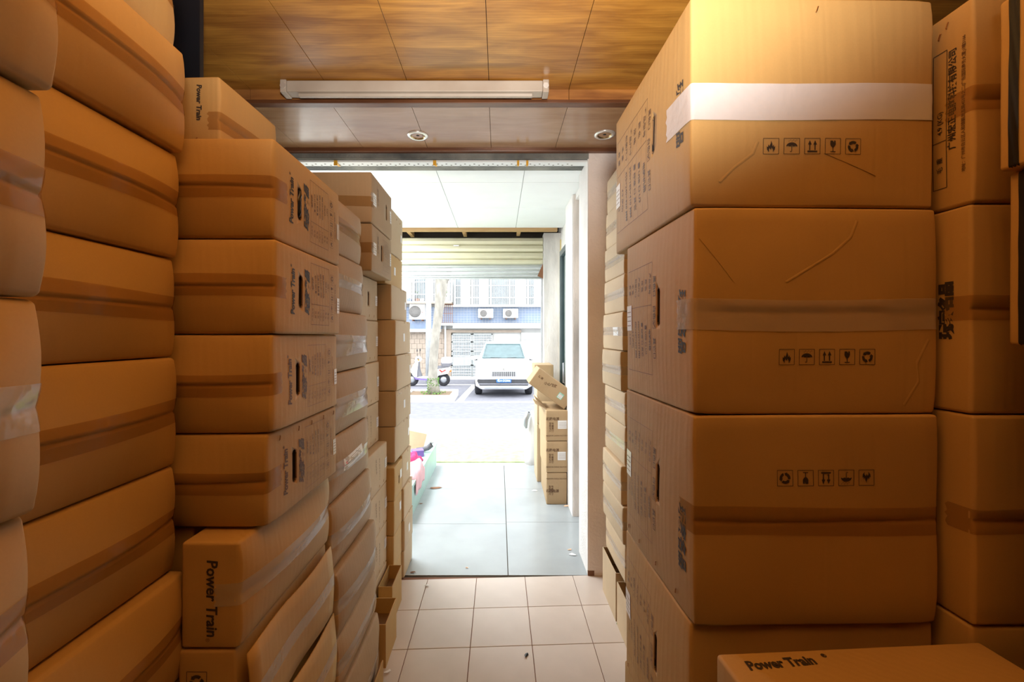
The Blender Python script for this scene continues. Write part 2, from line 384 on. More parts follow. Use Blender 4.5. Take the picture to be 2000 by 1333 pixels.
def grid2(x0, x1, y0, y1, n=4):
    v = [(x0 + (x1 - x0) * i / n, y0 + (y1 - y0) * j / n) for j in range(n + 1) for i in range(n + 1)]
    return v, [(j * (n + 1) + i, j * (n + 1) + i + 1, (j + 1) * (n + 1) + i + 1, (j + 1) * (n + 1) + i) for j in range(n) for i in range(n)]
def seg2(p, q, wd, n=8):
    p = Vector(p); q = Vector(q); d = (q - p).normalized(); o = Vector((-d.y, d.x)) * wd / 2; v = []
    for i in range(n + 1): c = p.lerp(q, i / n); v += [tuple(c + o), tuple(c - o)]
    return v, [(2 * i, 2 * i + 1, 2 * i + 3, 2 * i + 2) for i in range(n)]
def rect2(x0, x1, y0, y1, wd, n=6):
    return [seg2((x0, y0), (x1, y0), wd, n), seg2((x1, y0), (x1, y1), wd, n), seg2((x1, y1), (x0, y1), wd, n), seg2((x0, y1), (x0, y0), wd, n)]
def poly2(p): return p, [tuple(range(len(p)))]
def arc2(cx, cy, r, a0, a1, wd, n=10):
    v = []
    for i in range(n + 1):
        t = math.radians(a0 + (a1 - a0) * i / n); v += [(cx + (r - wd / 2) * math.cos(t), cy + (r - wd / 2) * math.sin(t)), (cx + (r + wd / 2) * math.cos(t), cy + (r + wd / 2) * math.sin(t))]
    return v, [(2 * i, 2 * i + 1, 2 * i + 3, 2 * i + 2) for i in range(n)]
def icon(k):
    """handling marks in a unit square"""
    P = rect2(-.5, .5, -.5, .5, .03, 2)
    if k == 'fire':
        P.append(poly2([(-.12, -.38), (-.26, -.2), (-.28, 0), (-.20, -.06), (-.17, .12), (-.10, .0), (-.02, .2), (.0, .36), (.08, .14), (.10, -.02), (.17, .12), (.2, -.06), (.27, .02), (.25, -.2), (.12, -.38), (.14, -.22), (.04, -.08), (-.01, -.25), (-.08, -.1), (-.14, -.22)]))
    if k == 'rain':
        P.append(poly2([(-.36, -.02)] + [(.36 * math.cos(t), -.02 + .26 * math.sin(t)) for t in [PI - PI * i / 10 for i in range(11)]] + [(.24, .03), (.12, -.02), (0, .03), (-.12, -.02), (-.24, .03)]))
        P += [seg2((0, 0), (0, -.3), .04, 2), arc2(-.05, -.3, .05, 180, 360, .035, 6)]
        for i in range(6): P.append(seg2((-.2 + .1 * i, .30 + .06 * (i % 2)), (-.17 + .1 * i, .35 + .06 * (i % 2)), .03, 1))
    if k == 'up':
        for sx in (-.17, .17): P += [seg2((sx, -.25), (sx, .12), .07, 2), poly2([(sx - .12, .1), (sx + .12, .1), (sx, .38)])]
        P.append(seg2((-.32, -.33), (.32, -.33), .09, 2))
    if k == 'glass':
        P.append(poly2([(-.17, .36), (-.18, .12), (-.12, 0), (-.03, -.07), (.03, -.07), (.12, 0), (.18, .12), (.17, .36), (.05, .36), (.09, .24), (.02, .3), (.0, .36)]))
        P += [seg2((0, -.06), (0, -.33), .05, 2), seg2((-.17, -.35), (.17, -.35), .05, 2)]
    if k == 'recycle':
        for a in (90, 210, 330):
            P.append(arc2(0, 0, .27, a - 40, a + 38, .16, 6)); t = math.radians(a + 38); c, sn = math.cos(t), math.sin(t)
            P.append(poly2([(c * .40, sn * .40), (c * .14, sn * .14), (c * .27 - sn * .15, sn * .27 + c * .15)]))
    return P
def scale(P, k, dx=0, dy=0): return [([(x * k + dx, y * k + dy) for x, y in v], f) for v, f in P]
def icons(c, f, ca, cb, size=.0325, pitch=.0433, ang=0, m='print_black'):
    for i, k in enumerate(('fire', 'rain', 'up', 'glass', 'recycle')):
        dx = (i - 2) * pitch * math.cos(math.radians(ang))
        c.decal(f, scale(icon(k), size), m, 'handling_mark', .0009, ca + dx, cb, ang)
LOGO = '玩家名品'
def table(c, f, a0, a1, b0, b1, split, ang, m, far=1, big=False):
    """printed specification table; columns of text rotated by ang; far=+1 when columns run toward +a"""
    L = rect2(a0, a1, b0, b1, .0011, 6)
    n = 7; w_ = (a1 - a0) / n
    for i in range(1, n): L.append(seg2((a0 + w_ * i, b0), (a0 + w_ * i, b1), .0006, 6))
    L.append(seg2((a0, split), (a1, split), .0011, 6))
    c.decal(f, L, m, 'print_table')
    lo = ['产品型号', '颜 色', '规 格', '产品尺寸', '包装尺寸', '毛 重', '数 量']; hi = ['电脑机箱', '■ USB □ U3', '■ 标准 □ 其它', '350×185×410 MM', '455×240×420 MM', '4.9 (KG)', '1 PCS']
    tall_lo = ang > 0
    la, lb = (b0, split) if ang > 0 else (split, b1); ha_, hb = (split, b1) if ang > 0 else (b0, split)
    for i in range(n):
        q = a0 + w_ * (i + .5) if ang > 0 else a1 - w_ * (i + .5)
        if ang < 0 and big: c.text(f, lo[i], q, (la + lb) / 2, w_ * .5, ang, .0001, m=m)
        else: c.text(f, lo[i], q, (la + lb) / 2, w_ * .5, ang, 0, m=m)
        c.text(f, hi[i], q, (ha_ + hb) / 2, w_ * .5, ang, .0002, m=m)

# ================================================================== SETTING
def slab(name, x0, x1, y0, y1, z0, z1, m, parent=None, bev=0): return MB().box(x0, x1, y0, y1, z0, z1, bev).build(name, m, parent)
WY = 2.75; CZ = 2.755; SZ = 2.69
fl = struct(slab('floor', -1.6, 2.0, -1.6, 2.735, -.06, -.004, 'grout'), 'glossy beige square floor tiles with dark red joints in the store room')
# floor tiles: rows slightly skewed as in the photograph
P_ = .3025; SK = .045
bm = bmesh.new(); g = .0016; tp = [(g, g), (P_ - g, g), (P_ - g, P_ - g), (g, P_ - g)]
lowv = [bm.verts.new((x, y + SK * x, -.008)) for x, y in tp]; mid = [bm.verts.new((x, y + SK * x, -.0012)) for x, y in tp]
top = [bm.verts.new((x + (.0012 if x < .1 else -.0012), y + SK * x + (.0012 if y < .1 else -.0012), 0)) for x, y in tp]
for A, B in ((lowv, mid), (mid, top)):
    for i in range(4): bm.faces.new((A[i], A[(i + 1) % 4], B[(i + 1) % 4], B[i]))
bm.faces.new(top); bmesh.ops.recalc_face_normals(bm, faces=bm.faces[:]); tme = bpy.data.meshes.new('tile'); bm.to_mesh(tme); bm.free(); tme.materials.append(M['floor_tile'])
for i in range(-2, 4):
    for j in range(-8, 0):
        x = -.141 + P_ * i
        if x < -.8: continue
        o = bpy.data.objects.new('tile', tme); COL.objects.link(o); o.parent = fl; o.location = (x, 2.727 + P_ * j + SK * (x + .05), 0)
fo = struct(slab('entry_floor', -2.0, 1.1, 2.735, 5.08, -.08, -.004, 'slab_gap'), 'large polished grey floor slabs of the entrance')
rnd = random.Random(5)
for (x0, x1) in ((-1.545, -.745), (-.743, .055), (.058, .9)):
    for (y0, y1) in ((2.752, 3.50 if x0 < 0 else 3.53), (3.503 if x0 < 0 else 3.533, 4.30), (4.303, 5.07)):
        s_ = MB().box(x0 + .001, x1 - .001, y0, y1, -.004, .001, .0008).build('slab', 'grey_slab', fo)
wl = struct(slab('wall_left', -1.75, -1.62, -1.6, 2.95, 0, 2.9, 'dark_wall')); struct(slab('wall_right', 2.0, 2.12, -1.6, 2.95, 0, 2.9, 'back_wall'))
struct(slab('wall_back', -1.75, 2.12, -1.72, -1.6, 0, 2.9, 'back_wall'))
# partition with the wide opening
wf = struct(MB().box(.566, 2.0, WY, WY + .2, 0, 2.9).build('wall_front', 'plaster_pink'), 'rough pinkish plaster wall pier right of the opening')
slab('jamb_lining', .560, .5675, WY + .004, WY + .3, 0, 2.64, 'plaster_white', wf)
MB().box(.560, .60, WY - .004, WY + .01, 0, .03).build('broken_plaster', 'rust', wf)
struct(slab('wall_front.001', -1.62, -1.35, WY, WY + .2, 0, 2.9, 'plaster_white'))
li = struct(slab('trim_1', -1.62, .566, WY, WY + .2, 2.636, 2.9, 'concrete'), 'bare stained concrete lintel above the opening')
slab('perforated_strip', -1.35, .56, WY + .02, WY + .085, 2.622, 2.634, 'panel_white', li)
for i in range(60): MB().lathe([(.0, 0), (.007, 0)], (-1.3 + .03 * i, WY + .05 + .02 * (i % 2), 2.6215), 'z', 6).build('punched_hole', 'concrete', li) if i % 1 == 0 and i < 60 else None
for u, tw in ((650, .022), (845, .02), (1010, .014), (1028, .014)):
    x = X(u, WY); q = MB(); q.box(x, x + tw, WY + .016, WY + .0195, 2.600, 2.632); q.box(x + .004, x + .004 + tw * .7, WY + .02, WY + .08, 2.617, 2.6185); q.build('yellow_tape_strip', 'yellow_tape', li)
# wood ceiling
ce = struct(slab('ceiling', -1.62, 2.0, -1.6, 2.20, CZ + .012, CZ + .05, 'dark_wall'), 'varnished orange brown plywood ceiling panels')
jx = [-1.62, -1.25, -.85, -.448, -.05, .35, .75, 1.15, 1.55, 2.0]
for i in range(len(jx) - 1):
    for (y0, y1) in ((-1.6, -.6), (-.597, .4), (.403, 2.197)):
        MB().box(jx[i] + .0012, jx[i + 1] - .0012, y0, y1, CZ, CZ + .012, .0008).build('panel', 'veneer', ce)
bmn = struct(slab('trim_2', -1.62, 2.0, 2.20, 2.75, SZ + .012, 2.9, 'dark_wall'), 'dropped wooden beam with downlights above the opening')
for i in range(len(jx) - 1):
    MB().box(jx[i] + .001, jx[i + 1] - .001, 2.225, 2.72, SZ, SZ + .012, .0008).build('panel', 'soffit_veneer', bmn)
    MB().box(jx[i] + .001, jx[i + 1] - .001, 2.185, 2.20, SZ + .012, CZ, .001).build('fascia_board', 'trim_wood', bmn)
MB().box(-1.62, 2.0, 2.18, 2.225, SZ - .006, SZ + .012, .003).build('moulding', 'dark_trim', bmn)
MB().box(-1.62, 2.0, 2.715, 2.749, SZ - .022, SZ + .012, .003).build('moulding', 'dark_trim', bmn)
struct(slab('trim_10', -1.62, -1.07, 1.555, 1.575, 0, CZ, 'black_tape'), 'thin black sheet standing in for the dark gap behind the left stacks')  # added black sheet, the darkness of the gap put into its colour
# downlights (holes are shown as recessed brass cups hung through the soffit)
for i, (u, v) in enumerate(((816, 265), (1181, 263))):
    Yd = (SZ - H) * 850 / (655 - v); x = X(u, Yd)
    t = empty('downlight', (x, Yd, SZ)); tag(t, ('round recessed downlight in the beam above the aisle' if i == 0 else 'round recessed downlight in the beam beside the tall right stack'), 'downlight', 'downlights in the beam')
    MB().lathe([(.040, -.001), (.042, -.006), (.050, -.008), (.060, -.005), (.062, .0), (.060, .0005)]).build('trim_ring', 'chrome_ring', t, True)
    MB().lathe([(.041, -.006), (.036, -.002), (.0345, .010), (.018, .0112), (.0005, .0114)]).build('reflector', 'brass', t, True)
    MB().lathe([(.0005, -.001), (.010, .0), (.014, .004), (.014, .011)]).build('lamp_socket', 'dark_wall', t, True)
# bare fluorescent batten on the ceiling
xa, xb = X(553, 2.13), X(1071, 2.13)
t = empty('fluorescent_batten', ((xa + xb) / 2, 2.13, CZ)); tag(t, 'long dusty cream fluorescent batten without tube along the ceiling beam', 'light fitting')
Lb = (xb - xa) / 2
MB().box(-Lb + .03, Lb - .03, -.030, .030, -.058, -.004, .006).build('housing', 'batten_cream', t)
MB().prism([(-.012, -.058), (.012, -.058), (.008, -.070), (-.008, -.070)], -Lb + .08, Lb - .08, 'x').build('reflector_ridge', 'batten_cream', t)
for sg in (-1, 1):
    e = MB().box(sg * Lb - .03 * (sg > 0), sg * Lb + .03 * (sg < 0), -.033, .033, -.062, 0, .005).build('end_cap', 'batten_cream', t)
    MB().lathe([(.0005, -.0355), (.014, -.0355), (.015, -.033), (.009, -.0328)], (sg * (Lb - .015), 0, -.031), 'y', 14).build('tube_socket', 'chrome_ring', e)

# ------------------------------------------------------------------ entrance (foyer)
FC = 2.70
fc = struct(slab('ceiling_2', -2.0, 1.0, 2.95, 4.80, FC + .01, FC + .06, 'joint_grey'), 'white square ceiling panels of the entrance')
fx = [-2.0, -1.70, -1.08, -.452, .182, .70]; fy = [2.95, 3.36, 4.03, 4.78]
for i in range(5):
    for j in range(3): MB().box(fx[i] + .002, fx[i + 1] - .002, fy[j] + .002, fy[j + 1] - .002, FC, FC + .01, .0015).build('ceiling_panel', 'panel_white', fc)
struct(slab('trim_3', .64, .70, 2.95, 4.0, FC - .05, FC, 'plaster_white'))
struct(slab('wall_right.001', .70, .90, 2.95, 5.25, 0, 2.9, 'plaster_white'), 'white side wall of the entrance')
struct(slab('wall_left.001', -2.15, -2.0, 2.735, 5.3, 0, 2.9, 'plaster_white'))
struct(slab('ceiling_3', -2.15, .9, 4.80, 5.35, 2.80, 2.9, 'dark_wall'))
pi_ = struct(MB().box(.622, .70, 3.64, 4.02, 0, FC - .002, .003).build('trim_4', 'plaster_dirty'), 'dirty plaster pier half way along the entrance wall')
slab('side_lining', .613, .6225, 3.646, 4.02, 0, FC - .002, 'plaster_white', pi_)
struct(MB().box(.505, .70, 4.93, 5.10, 0, 2.68, .004).build('trim_5', 'concrete_light'), 'grey concrete post beside the roller shutter')
MB().tube([(.70, 4.92, .1), (.697, 4.918, 1.2), (.699, 4.92, 2.6)], .010, 6).build('foam_joint', 'foam_yellow', bpy.data.objects['trim_5'])
struct(slab('lintel_blackout', -1.75, .70, 5.13, 5.2, 2.5, 2.9, 'dark_wall'))  # dark board added to stop sky light leaking in above the roll
struct(slab('wall_front.002', -2.15, -1.75, 4.95, 5.2, 0, 2.9, 'plaster_white'))
# open side door with dark aluminium frame
d = empty('door_1', (.675, 4.45, 0)); struct(d, 'narrow glazed door with dark aluminium frame in the entrance side wall')
q = MB(); q.box(-.022, .02, -.26, -.21, .02, 2.42); q.box(-.022, .02, .21, .26, .02, 2.42); q.box(-.022, .02, -.21, .21, 2.36, 2.42); q.box(-.022, .02, -.21, .21, .02, .12); q.build('door_frame', 'aluminium', d)
slab('glass_pane', .0, .005, -.21, .21, .12, 2.36, 'glass', d)
MB().tube([(-.024, -.235, 1.05), (-.055, -.235, 1.06), (-.055, -.235, 1.25), (-.024, -.235, 1.26)], .007, 8).build('door_handle', 'steel', d, True)
# timber battens showing past the ceiling edge
for i, (x, ln) in enumerate(((X(905, 4.8), .3), (X(1014, 4.8), .25), (X(796, 4.8), .3))):
    o = MB().box(x - .02, x + .02, 4.79, 4.79 + ln, FC - .03 - .002 * i, FC + .02, .002).build('trim_%d' % (6 + i), 'batten_wood'); struct(o)
struct(MB().box(-2.0, .64, 4.78, 4.83, FC - .035, FC + .02, .002).build('trim_9', 'batten_wood'), 'orange timber batten along the edge of the white ceiling')
# roller shutter
sh = empty('roller_shutter', (0, 5.05, 0)); struct(sh, 'half open roller shutter with cream roll and grey slats'); sh.name = 'door_2'
x0, x1 = -1.75, .50
zc = [2.64, 2.555, 2.47, 2.39, 2.335]
for i in range(4):
    za, zb = zc[i + 1], zc[i]; h_ = zb - za; prof = [(-.04, za), (-.06 - .02 * (i == 1), za + .1 * h_), (-.085, za + .45 * h_), (-.065, za + .9 * h_), (-.04, zb), (-.03, zb), (-.03, za)]
    MB().prism([(a - .02 * (i == 0) + (.02 if i == 0 else 0), b) for a, b in prof], x0, x1, 'x').build('rolled_slat', 'shutter_cream', sh)
zz = 2.345
for i in range(4):
    h_ = .045 if i < 3 else .028
    MB().prism([(.01, zz - h_ + .002), (-.008, zz - h_ + .006), (-.012, zz - h_ * .5), (-.006, zz - .004), (.01, zz)], x0, x1, 'x').build('slat', 'shutter_grey', sh); zz -= h_
MB().box(x0, x1, -.018, .02, zz - .012, zz, .003).build('bottom_bar', 'shutter_grey', sh)
MB().box(.485, .51, -.03, .035, 0, 2.34, .002).build('guide_rail', 'steel', sh)
MB().prism([(.44, 2.20), (.50, 2.34), (.503, 2.30), (.503, 2.17)], -.06, -.045, 'y').build('bracket', 'rust', sh)
MB().box(-.52, -.46, -.088, -.083, 2.535, 2.548).build('shutter_label', 'sticker', sh)

# ================================================================== CARTONS, right side
ORD = ['topmost', 'second', 'third', 'fourth', 'fifth', 'sixth', 'seventh', 'eighth', 'ninth', 'tenth', 'eleventh', 'twelfth', 'bottom']
GR = 'large cartons of the tall right stack'
zs = [2.234, 1.79, 1.352, .906, .476, .02]
bigspec = [(-.0, .42, 0.6), (0, 0, 2.0), (0, 0, 1.6), (0, 0, .6), (0, 0, 0)]
rowsA = [(.399, .918, .920, 1.47, 1.0), (.403, .925, .920, 1.36, 1.5), (.404, .925, .917, 1.37, 1.0), (.404, .925, .93, 1.38, .6), (.404, .925, .95, 1.40, 0)]
labA = ['topmost large carton of tall right stack, wide white tape, row of handling marks',
        'second large carton of tall right stack, wrinkled beige tape, creased front',
        'third large carton of tall right stack, handling marks upside down, brown tape',
        'fourth large carton of tall right stack, just above the flat bottom-right carton',
        'lowest large carton at the foot of tall right stack']
RA = []
for i, (x0, x1, y0, y1, rz) in enumerate(rowsA):
    yc = (y0 + y1) / 2; hh = (zs[i] - zs[i + 1]) / 2
    hole = [('L', .078 if i == 0 else .045, .02, .016, .095)] if i < 4 else []
    c = Carton(x0, x1, y0, y1, zs[i + 1] if i < 4 else 0.0, zs[i], labA[i], GR, rz, ('F',) if i else (), .006, .0035 if i != 1 else .005, i + 3, hole, 'kraft', 16, .0055, dent=.006)
    RA.append(c); hy = (y1 - y0) / 2
    if i < 4:
        mm = 'print_black' if i == 0 else ('print_brown' if i < 3 else 'print_faint')
        c.text('L', LOGO, hy - .052, (0 if i == 0 else (-.02 if i == 1 else -.055)), .036, -90, .0012, .15, 'print_black')
        a0_ = -hy + .02; a1_ = .03 if i == 0 else -.0
        table(c, 'L', a0_, a1_ - .0, -.155, .14, -.155 + .295 * .62, -90, 'print_brown' if i < 2 else 'print_faint', big=True)
        c.text('L', '黑色□    白色☑    其它□', a1_ + .017, -.005, .019, -90, .0002, 0, 'print_brown' if i < 3 else 'print_faint')
        c.sticker('L', -hy + .03, .0 if i else -.035, .05, .075)
RA[0].tape('F', 0, .077, 'white_tape', a0=-.26 - .115, a1=.262, off=.0012)
RA[1].tape('F', -.008, .066, 'milky_tape', a0=-.262 - .07, a1=.262, off=.0012)
RA[2].tape('F', 0, .06, 'brown_tape', wrap=.06); RA[3].tape('F', 0, .06)
icons(RA[0], 'F', -.006, -.095); icons(RA[1], 'F', .020, -.097); icons(RA[2], 'F', .015, .092, ang=180)
RA[2].staples('L', [(-.20, -.20), (-.10, -.20), (.02, -.20), (.14, -.20)]); RA[0].staples('F', [(.005, .19)]); RA[3].staples('L', [(-.2, -.2), (0, -.2)])
for c, pts in ((RA[0], [[(-.20, -.17), (-.17, -.14), (-.13, -.11), (-.12, -.085)], [(.02, -.11), (.07, -.13), (.13, -.155)]]), (RA[1], [[(-.07, .06), (-.02, .09), (.03, .12), (.07, .155), (.085, .19)], [(-.25, .15), (-.21, .10), (-.18, .06)], [(.19, -.2), (.22, -.15), (.215, -.11), (.24, -.06)]])):
    for P in pts:
        vs = []; fs = []
        for k, (a, b) in enumerate(P):
            for dx, o in ((-.0028, .0002), (0, .0013), (.0028, .0002)): vs.append(tuple(c.face('F', a + dx, b - dx * .7, o)[0]))
            if k: 
                for j in range(2): fs.append(((k - 1) * 3 + j, (k - 1) * 3 + j + 1, k * 3 + j + 1, k * 3 + j))
        me = bpy.data.meshes.new('crease'); me.from_pydata(vs, [], fs); me.update(); link('crease', me, 'kraft', c.root, True)
# column right of it
GB = 'cartons in the column right of the tall stack'
zb = [2.20, 1.785, 1.36, .937, .50, .03]
for i in range(5):
    c = Carton(.946, 1.39, .869 + .004 * (i % 2), 1.30, zb[i + 1] if i < 4 else 0, zb[i], ['topmost carton right of tall stack, printed company name and address on its side', 'second carton down right of tall stack, black block lettering on its side', 'third carton down right of tall stack, in shade, torn strip on the edge', 'fourth carton down right of tall stack, in deep shade', 'lowest carton right of tall stack on the floor'][i], GB, 0, ('F',), .004, .003, 20 + i, m='kraft', n=8)
    c.tape('F', 0, .05)
    if i == 0:
        c.text('L', '广州宏正电脑科技有限公司', .178, .02, .0175, 90, .0004)
        c.text('L', '地址：广州市白云区人和镇鹤龙五路453号之二(广东国际商务大厦)1幢3166', .199, 0, .0085, 90, .0001, m='print_brown')
        c.decal('L', rect2(.138, .166, -.16, .13, .0014) + [seg2((.138, -.06), (.166, -.06), .0014)], 'print_black', 'print_table')
        c.text('L', '毛  重', .153, -.11, .013, 90, .0002); c.text('L', '4.9 (KG)', .153, -.02, .014, 90, .0001)
        c.staples('L', [(.15, .16), (.165, .175)])
    if i == 1: c.text('L', LOGO, .168, 0, .030, 90, .0022)
# black-taped cartons at the far right edge
zr = [2.13, 1.818, 1.50]
for i in range(2):
    x = .917 if i == 0 else .935
    c = Carton(x, x + .4, .34, .80, zr[i + 1], zr[i], ['upper carton at right picture edge with black tape down its corner', 'lower carton at right picture edge with black tape down its corner'][i], 'black taped cartons at the right edge', 0, (), .003, .003, 30 + i, n=8)
    c.tape('L', -.205, .016, 'black_tape', wrap=.0, vertical=True, wob=.0005, name='black_edge_tape')
    c.text('L', '广州宏正电脑科技有限公司', -.13, 0, .017, 90, .0003); c.text('L', '地址：广州市白云区人和镇五路大厦工业区', -.165, 0, .009, 90, .0001, m='print_brown')
for i, (z0, z1) in enumerate(((0, .5), (.5, 1.0), (1.0, 1.498))):
    Carton(.99, 1.36, .36, .80, z0, z1, ['plain carton at the very foot of the right edge column', 'plain carton in the middle of the right edge column', 'plain carton directly under the black taped cartons'][i], 'black taped cartons at the right edge', 0, (), .003, .003, 35 + i, n=5)
# flat carton bottom right
c = Carton(.43, .97, .34, .85, .66, .912, 'flat-lying carton at bottom right with black lettering on its top', None, 3.5, (), .003, .003, 41, n=10)
c.text('T', 'Power Train', -.165, (.222), .029, 3, .0012, .12, sx=.92); c.text('T', '®', -.070, .235, .013, 3, .0003)
Carton(.43, .97, .34, .86, .33, .66, 'carton directly beneath the flat-lying bottom right carton', None, 0, (), .003, .003, 42, n=5)
Carton(.43, .97, .34, .86, 0, .33, 'floor level carton below the flat-lying bottom right carton', None, 0, (), .003, .003, 43, n=5)
# narrow stack beyond, against the wall pier
GN = 'pale shallow cartons stacked against the wall pier'
zn = [2.43, 2.23, 2.02, 1.83, 1.64, 1.44, 1.235, 1.06, .86, .66, .47, .27]
xo = [.012, .006, .0, -.004, -.010, -.016, .0, .002, -.014, -.012, 0.004, -.006]
for i in range(11):
    xx = .629 + xo[i]
    lab = f"{ORD[i]} carton from the top of the narrow pale stack against the wall pier"
    if i == 0: lab = 'topmost carton of the narrow pale stack against the wall pier'
    if i == 10: lab = 'lowest taped carton of the narrow pale stack, above the open floor carton'
    c = Carton(xx, xx + .36, 2.17 + .01 * (i % 3), 2.58, zn[i + 1], zn[i], lab, GN, 0, ('L',), .003, .0035, 50 + i, m='kraft_pale_daylit', n=6)
    c.tape('L', 0, .045, 'clear_tape_glare', wrap=.04)
    if i in (2, 3, 4): c.text('F', 'Power Train', -.14, 0, .028, 90, .0005, .12, m='print_brown'); 
    if i == 4: c.sticker('L', .08, .0, .09, .045, lines=False)
def open_carton(x0, x1, y0, y1, z0, z1, label, group=None, m='kraft', rz=0, flap=None):
    """carton with open top: four walls, floor, standing flaps"""
    t = empty('open_carton', ((x0 + x1) / 2, (y0 + y1) / 2, z0), (0, 0, math.radians(rz))); tag(t, label, 'carton', group)
    hx, hy, h = (x1 - x0) / 2, (y1 - y0) / 2, z1 - z0; th = .004
    for sg in (-1, 1):
        MB().box(min(sg * hx, sg * (hx - th)), max(sg * hx, sg * (hx - th)), -hy, hy, .004, h, .001).build('side_wall', m, t)
        MB().box(-hx + th, hx - th, min(sg * hy, sg * (hy - th)), max(sg * hy, sg * (hy - th)), .004, h, .001).build('side_wall', m, t)
    MB().box(-hx, hx, -hy, hy, 0, .004).build('base', m, t)
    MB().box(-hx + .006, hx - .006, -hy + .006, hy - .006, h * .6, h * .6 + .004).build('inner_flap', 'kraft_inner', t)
    return t
open_carton(.618, .90, 2.31, 2.60, 0, .255, 'open topped carton on the floor at the foot of the narrow pale stack', None, 'kraft_pale_daylit')
open_carton(.618, .90, 1.93, 2.285, 0, .225, 'nearer open topped carton on the floor beside the tall right stack', None, 'kraft_pale_daylit')

# ================================================================== CARTONS, left side
GL = 'taped cartons of the left wall stack'
zl = [2.41, 2.168, 1.934, 1.695, 1.47, 1.222, .982, .742, .50, .25, 0]
ul = [352, 370, 357, 350, 353, 350, 371, 371, 360, 360]
names = ['topmost carton of the left wall stack, under the ceiling', 'second carton down the left wall stack, brightly lit tape', 'third carton down the left wall stack, shiny tape end', 'fourth carton down the left wall stack, just above eye level', 'fifth carton down the left wall stack, level with the eye', 'sixth carton down the left wall stack, steep dark seam', 'seventh carton down the left wall stack, its upper flap edge sticking out', 'eighth carton down the left wall stack, at the picture bottom', 'second carton up from the floor in the left wall stack', 'floor carton of the left wall stack']
for i in range(10):
    x = X(ul[i], 1.0) - .013
    c = Carton(x - .44, x, .55, .998, zl[i + 1], zl[i], names[i], GL, 0, ('R',), .003, .011, 70 + i, n=12)
    c.tape('R', 0, .055, 'brown_tape', wrap=.04)
GL2 = 'cartons of the nearest left stack'
zq = [2.28, 2.03, 1.797, 1.562, 1.316, 1.08, .84, .60, .36, 0]
uq = [118, 118, 92, 82, 60, 60, 50, 50, 50]
for i in range(9):
    x = X(uq[i], .5) - .006
    c = Carton(x - .44, x, .04, .50, zq[i + 1], zq[i], ['topmost carton of the nearest left stack, at top left corner', 'second carton of the nearest left stack, jutting out at upper left', 'third carton of the nearest left stack, wavy lit edge', 'fourth carton of the nearest left stack with glossy tape glare', 'fifth carton of the nearest left stack, at lower left corner', 'sixth carton of the nearest left stack, at the picture bottom', 'third carton up from the floor, nearest left stack', 'second carton up from the floor, nearest left stack', 'floor carton of the nearest left stack'][i], GL2, 0, ('R',), .003, .013, 90 + i, n=12)
    c.tape('R', 0, .055, 'clear_tape_glare' if i == 3 else 'brown_tape', wrap=.05)
# printed stack with hand holes
GP = 'printed cartons with hand holes, left of the aisle'
zp = [1.99, 1.75, 1.522, 1.284, 1.06]
spec = [(-.535, 0, 1.034), (-.533, .3, 1.034), (-.542, .5, 1.036), (-.548, -.8, 1.038)]
def ptprint(c, hy, faint, hole=True):
    m1 = ['print_black', 'print_black', 'print_brown', 'print_brown'][faint]; m2 = ['print_brown', 'print_brown', 'print_faint', 'print_faint'][faint]
    c.text('R', 'Power Train', -.128, -.004, .0265, 90, .0011, .15, m1, sx=.88); c.text('R', '®', -.137, .062, .010, 90, .0002, m=m1)
    c.text('R', LOGO, -.043, 0, .030, 90, .0022, .35, m1)
    table(c, 'R', -.018, .112, -.086, .088, -.028, 90, m2)
    for k, ic in enumerate(('fire', 'rain', 'up', 'glass', 'recycle')): c.decal('R', scale(icon(ic), .024), m2, 'handling_mark', .0009, .136, -.062 + .031 * k, 90)
    c.text('R', '广州宏正电脑科技有限公司', .165, .0, .008, 90, .0001, m=m2)
for i, (x, rz, y0) in enumerate(spec):
    hy = .21
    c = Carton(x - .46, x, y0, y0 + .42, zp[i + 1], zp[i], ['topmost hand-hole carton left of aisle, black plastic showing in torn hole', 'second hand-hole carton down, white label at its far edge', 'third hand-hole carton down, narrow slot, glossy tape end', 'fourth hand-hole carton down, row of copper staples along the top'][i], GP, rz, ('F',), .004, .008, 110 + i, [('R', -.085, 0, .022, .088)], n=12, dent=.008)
    c.tape('F', 0, .052, 'brown_tape', wrap=.05); ptprint(c, hy, i)
    c.sticker('R', .192, -.02 if i else -.01, .024, .05, 'sticker' if i else 'milky_tape_mat', lines=bool(i))
    if i == 3: c.staples('R', [(-.16, .085), (-.06, .088), (.02, .088), (.10, .088), (.18, .088)])
    if i == 0:
        p = MB(); rr = random.Random(3); pts = [c.face('R', -.086 + rr.uniform(-.004, .004), -.036 + .012 * k, -.004 + .006 * rr.random())[0] for k in range(7)]
        p.tube(pts, [.003, .006, .007, .005, .007, .006, .003], 7).build('black_plastic_liner', 'black_tape', c.root, True)
c = Carton(-1.19, -.763, 1.20, 1.485, 1.99, 2.232, 'carton lying on top of the printed hand-hole stack, vertical lettering', GP, -2, ('R',), .003, .006, 118, n=8)
c.text('F', 'Power Train', .158, .048, .0195, -90, .0008, .12); c.tape('R', 0, .05, wrap=.03); c.staples('F', [(.15, -.06), (.165, -.065)])
for i, (z0, z1) in enumerate(((.80, 1.055), (.40, .798), (0, .398))):
    Carton(-1.15, -.738, 1.05, 1.45, z0, z1, ['shaded carton tucked behind the narrow ones, just under the hand-hole stack', 'shaded carton in the middle behind the narrow ones', 'shaded floor carton behind the narrow ones'][i], 'shaded cartons carrying the hand-hole stack', 0, (), .002, .002, 260 + i, n=5)
